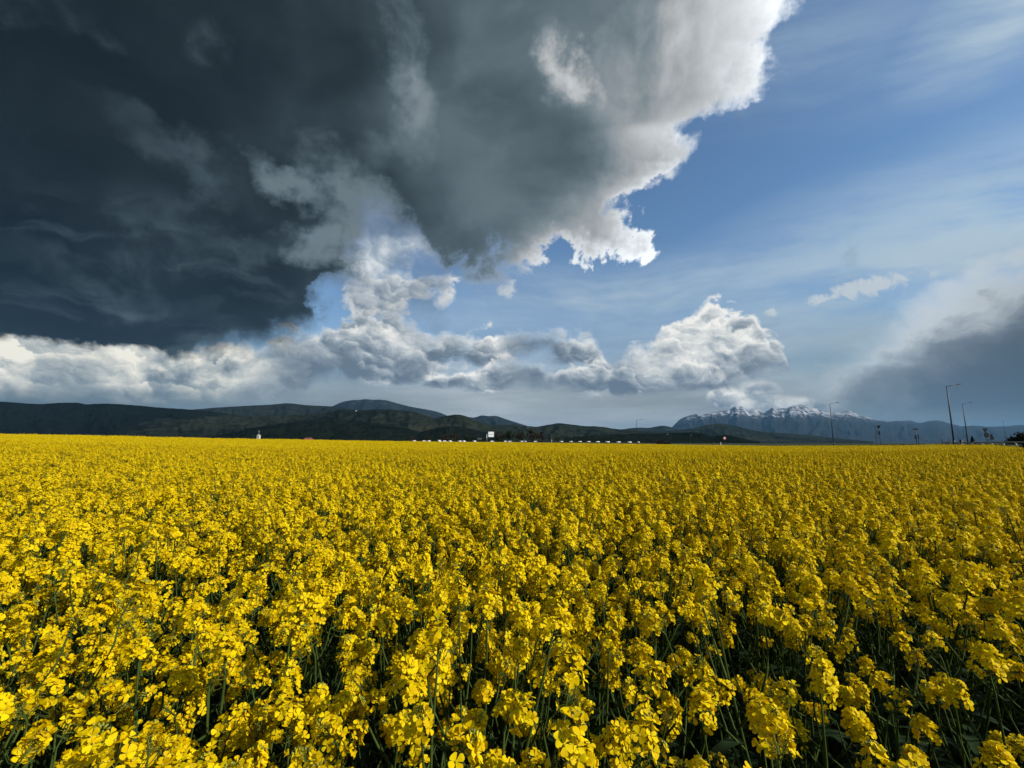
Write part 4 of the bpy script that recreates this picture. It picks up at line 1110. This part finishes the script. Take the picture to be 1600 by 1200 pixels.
b = MB(); b.box(1.5, 2.1, 0.4, 1.0, 4.2, 6.0); b.build('chimney', M_tile, rf)

# ------------------------------------------------------------------ trees
M_bark = mat('bark', (0.045, 0.035, 0.026), 0.95, var=0.3, scale=2)
def leafmat(nm, a, b2):
    m = bpy.data.materials.new(nm); m.use_nodes = True; T = NT(m.node_tree); b = T.n['Principled BSDF']
    g = T.new('ShaderNodeNewGeometry'); c = T.mix(X(T, g.outputs['Random Per Island']), a, b2)
    T.put(b.inputs['Base Color'], c); b.inputs['Roughness'].default_value = 0.8; b.inputs['Specular IOR Level'].default_value = 0.1; return m
L_brown = leafmat('bare_spring_twigs', (0.022, 0.018, 0.012), (0.050, 0.040, 0.022))
L_green = leafmat('dark_leaves', (0.008, 0.016, 0.008), (0.024, 0.038, 0.014))
L_conif = leafmat('conifer_needles', (0.006, 0.013, 0.008), (0.016, 0.028, 0.014))
def tree(name, px, py_top, depth, base_z, wpx, lm, label, cat, group, seed, shape='round', n=700, leaf=None):
    rg = np.random.default_rng(seed); t = at(px, py_top, depth); h = t.z - base_z; w = wpx * depth / FPX
    r = empty(name, (t.x, depth, base_z)); tag(r, label, cat, group)
    b = MB(); tr = 0.025 * h
    if shape != 'bush':
        b.tube([(0, 0, -0.3), (0.02 * h, 0, h * 0.35), (0, 0.02 * h, h * 0.7), (0, 0, h * 0.92)], [tr * 1.3, tr, tr * .55, tr * .15], 7)
    for k in range(9):
        z0 = h * (0.0 if shape == 'bush' else rg.uniform(.22, .65)); a = rg.uniform(0, 6.28); l = w * rg.uniform(.25, .45)
        if shape == 'cone': l *= max(0.15, 1 - z0 / h)
        b.tube([(0, 0, z0), (math.cos(a) * l * .6, math.sin(a) * l * .6, z0 + h * .12), (math.cos(a) * l, math.sin(a) * l, z0 + h * rg.uniform(.15, .3))], [tr * .45, tr * .3, tr * .1], 5)
    b.build('trunk', M_bark, r, True)
    V = []; F = []; s0 = leaf or h * 0.045
    nc = 26; cl = []
    for k in range(nc):
        q = rg.normal(0, 1, 3); q /= np.linalg.norm(q); f = rg.uniform(.35, 1.0)
        if shape == 'round': c = np.array([q[0] * w * .40 * f, q[1] * w * .40 * f, h * .60 + q[2] * h * .34 * f]); rr = w * rg.uniform(.10, .2)
        elif shape == 'bush': c = np.array([q[0] * w * .40 * f, q[1] * w * .3 * f, h * .30 + abs(q[2]) * h * .58 * f]); rr = w * rg.uniform(.07, .14)
        else:
            zz = rg.uniform(.08, .95); c = np.array([math.cos(k) * w * .34 * (1.02 - zz), math.sin(k) * w * .34 * (1.02 - zz), h * zz]); rr = w * .22 * (1.08 - zz)
        cl.append((c, rr))
    for i in range(n):
        c, rr = cl[rg.integers(nc)]; q = rg.normal(0, .55, 3) * rr; p = c + q
        p[2] = max(p[2], 0.02 * h); p[2] = min(p[2], h)
        Fm = frame(rg.normal(0, 1, 3) + q / max(rr, .01)); s = s0 * rg.uniform(.6, 1.3); k = len(V)
        for sx, sy in ((-1, -.5), (0, -.8), (1, 0), (0, .8), (-.8, .5)): V.append(tuple(p + Fm[:, 0] * sx * s + Fm[:, 1] * sy * s))
        F.append((k, k + 1, k + 2, k + 3, k + 4))
    me = bpy.data.meshes.new('crown'); me.from_pydata(V, [], F); me.materials.append(lm); me.update()
    o = bpy.data.objects.new('crown', me); COL.objects.link(o); o.parent = r
    return r
TG = 'trees along the far road'
for i, (px, py, d, w, lm, lab) in enumerate([
        (640, 681, 470, 20, L_brown, 'low brown tree at the left end of the white vans'), (668, 680, 480, 22, L_green, 'low dark tree behind the second and third vans'), (694, 678.5, 470, 22, L_brown, 'brown spring tree behind the fourth and fifth vans'),
        (712, 677, 480, 22, L_brown, 'brown spring tree just left of the faint far lamp'), (730, 679, 490, 20, L_green, 'dark tree between the faint far lamp and the grey board'), (755, 681, 480, 16, L_green, 'low dark tree behind the billboard post'),
        (780, 675, 470, 20, L_brown, 'brown tree just right of the billboard'), (797, 672, 460, 20, L_green, 'tall dark tree, second right of the billboard'), (812, 671.5, 470, 22, L_brown, 'tall brown tree left of the faint grey lamp'),
        (832, 671, 460, 22, L_brown, 'tall brown tree right of the faint grey lamp'), (846, 674, 470, 16, L_brown, 'brown tree at the right end of the tall clump'), (870, 682, 480, 20, L_green, 'low dark tree behind the start of the evenly spaced vans'),
        (900, 683.5, 500, 26, L_green, 'low dark tree behind the third evenly spaced van'), (928, 683, 500, 26, L_green, 'low dark tree behind the fifth evenly spaced van'), (960, 684, 500, 28, L_green, 'low dark tree behind the seventh evenly spaced van'), (1015, 686.5, 420, 26, L_green, 'low dark tree left of the dark van'), (1075, 688, 420, 28, L_green, 'low dark tree right of the dark van')]):
    tree('tree', px, py, d, 1.9 if px < 1000 else 1.0, w, lm, lab, 'tree', TG, 900 + i, 'round', 420)
tree('conifer', 1518.5, 680.8, 96, 1.2, 7.5, L_conif, 'little dark conifer between the two right lamps and the stacked signs', 'conifer', None, 950, 'cone', 420)
tree('bush', 1592, 675.5, 62, 1.05, 46, L_green, 'broad dark rounded bush at the right edge by the road', 'bush', None, 951, 'bush', 2600, 0.09)

# white guest house high on the wooded hill
t = at(556.5, 640.8, 4150); gh = empty('guest_house', (t.x, 4150, t.z - 7)); tag(gh, 'tiny white building on the wooded hill below the ski mountain', 'house')
b = MB(); b.box(-5, 5, -4, 4, -14, 4.5); w = b.build('wall', M_wall, gh)
b = MB(); b.add([(-5.6, -4.6, 4.4), (5.6, -4.6, 4.4), (5.6, 4.6, 4.4), (-5.6, 4.6, 4.4), (-4.4, 0, 7.4), (4.4, 0, 7.4)], [(0, 1, 5, 4), (2, 3, 4, 5), (1, 2, 5), (3, 0, 4), (3, 2, 1, 0)]); b.build('roof', M_tile, gh)

# ------------------------------------------------------------------ the air
def build_haze():
    b = MB(); b.box(-62000, 62000, -62000, 62000, -12, 2400)
    m = bpy.data.materials.new('air'); m.use_nodes = True
    T = NT(m.node_tree); T.n.clear()
    out = T.new('ShaderNodeOutputMaterial'); v = T.new('ShaderNodeVolumePrincipled')
    v.inputs['Color'].default_value = (0.26, 0.60, 1.0, 1)
    v.inputs['Density'].default_value = HAZE_DENSITY
    T.l.new(v.outputs[0], out.inputs['Volume'])
    m.cycles.homogeneous_volume = True
    o = b.build('haze', m)
    tag(o, 'pale blue air between the field and the far mountains', 'haze', kind='stuff')
HAZE_DENSITY = 0.0000100
build_haze()
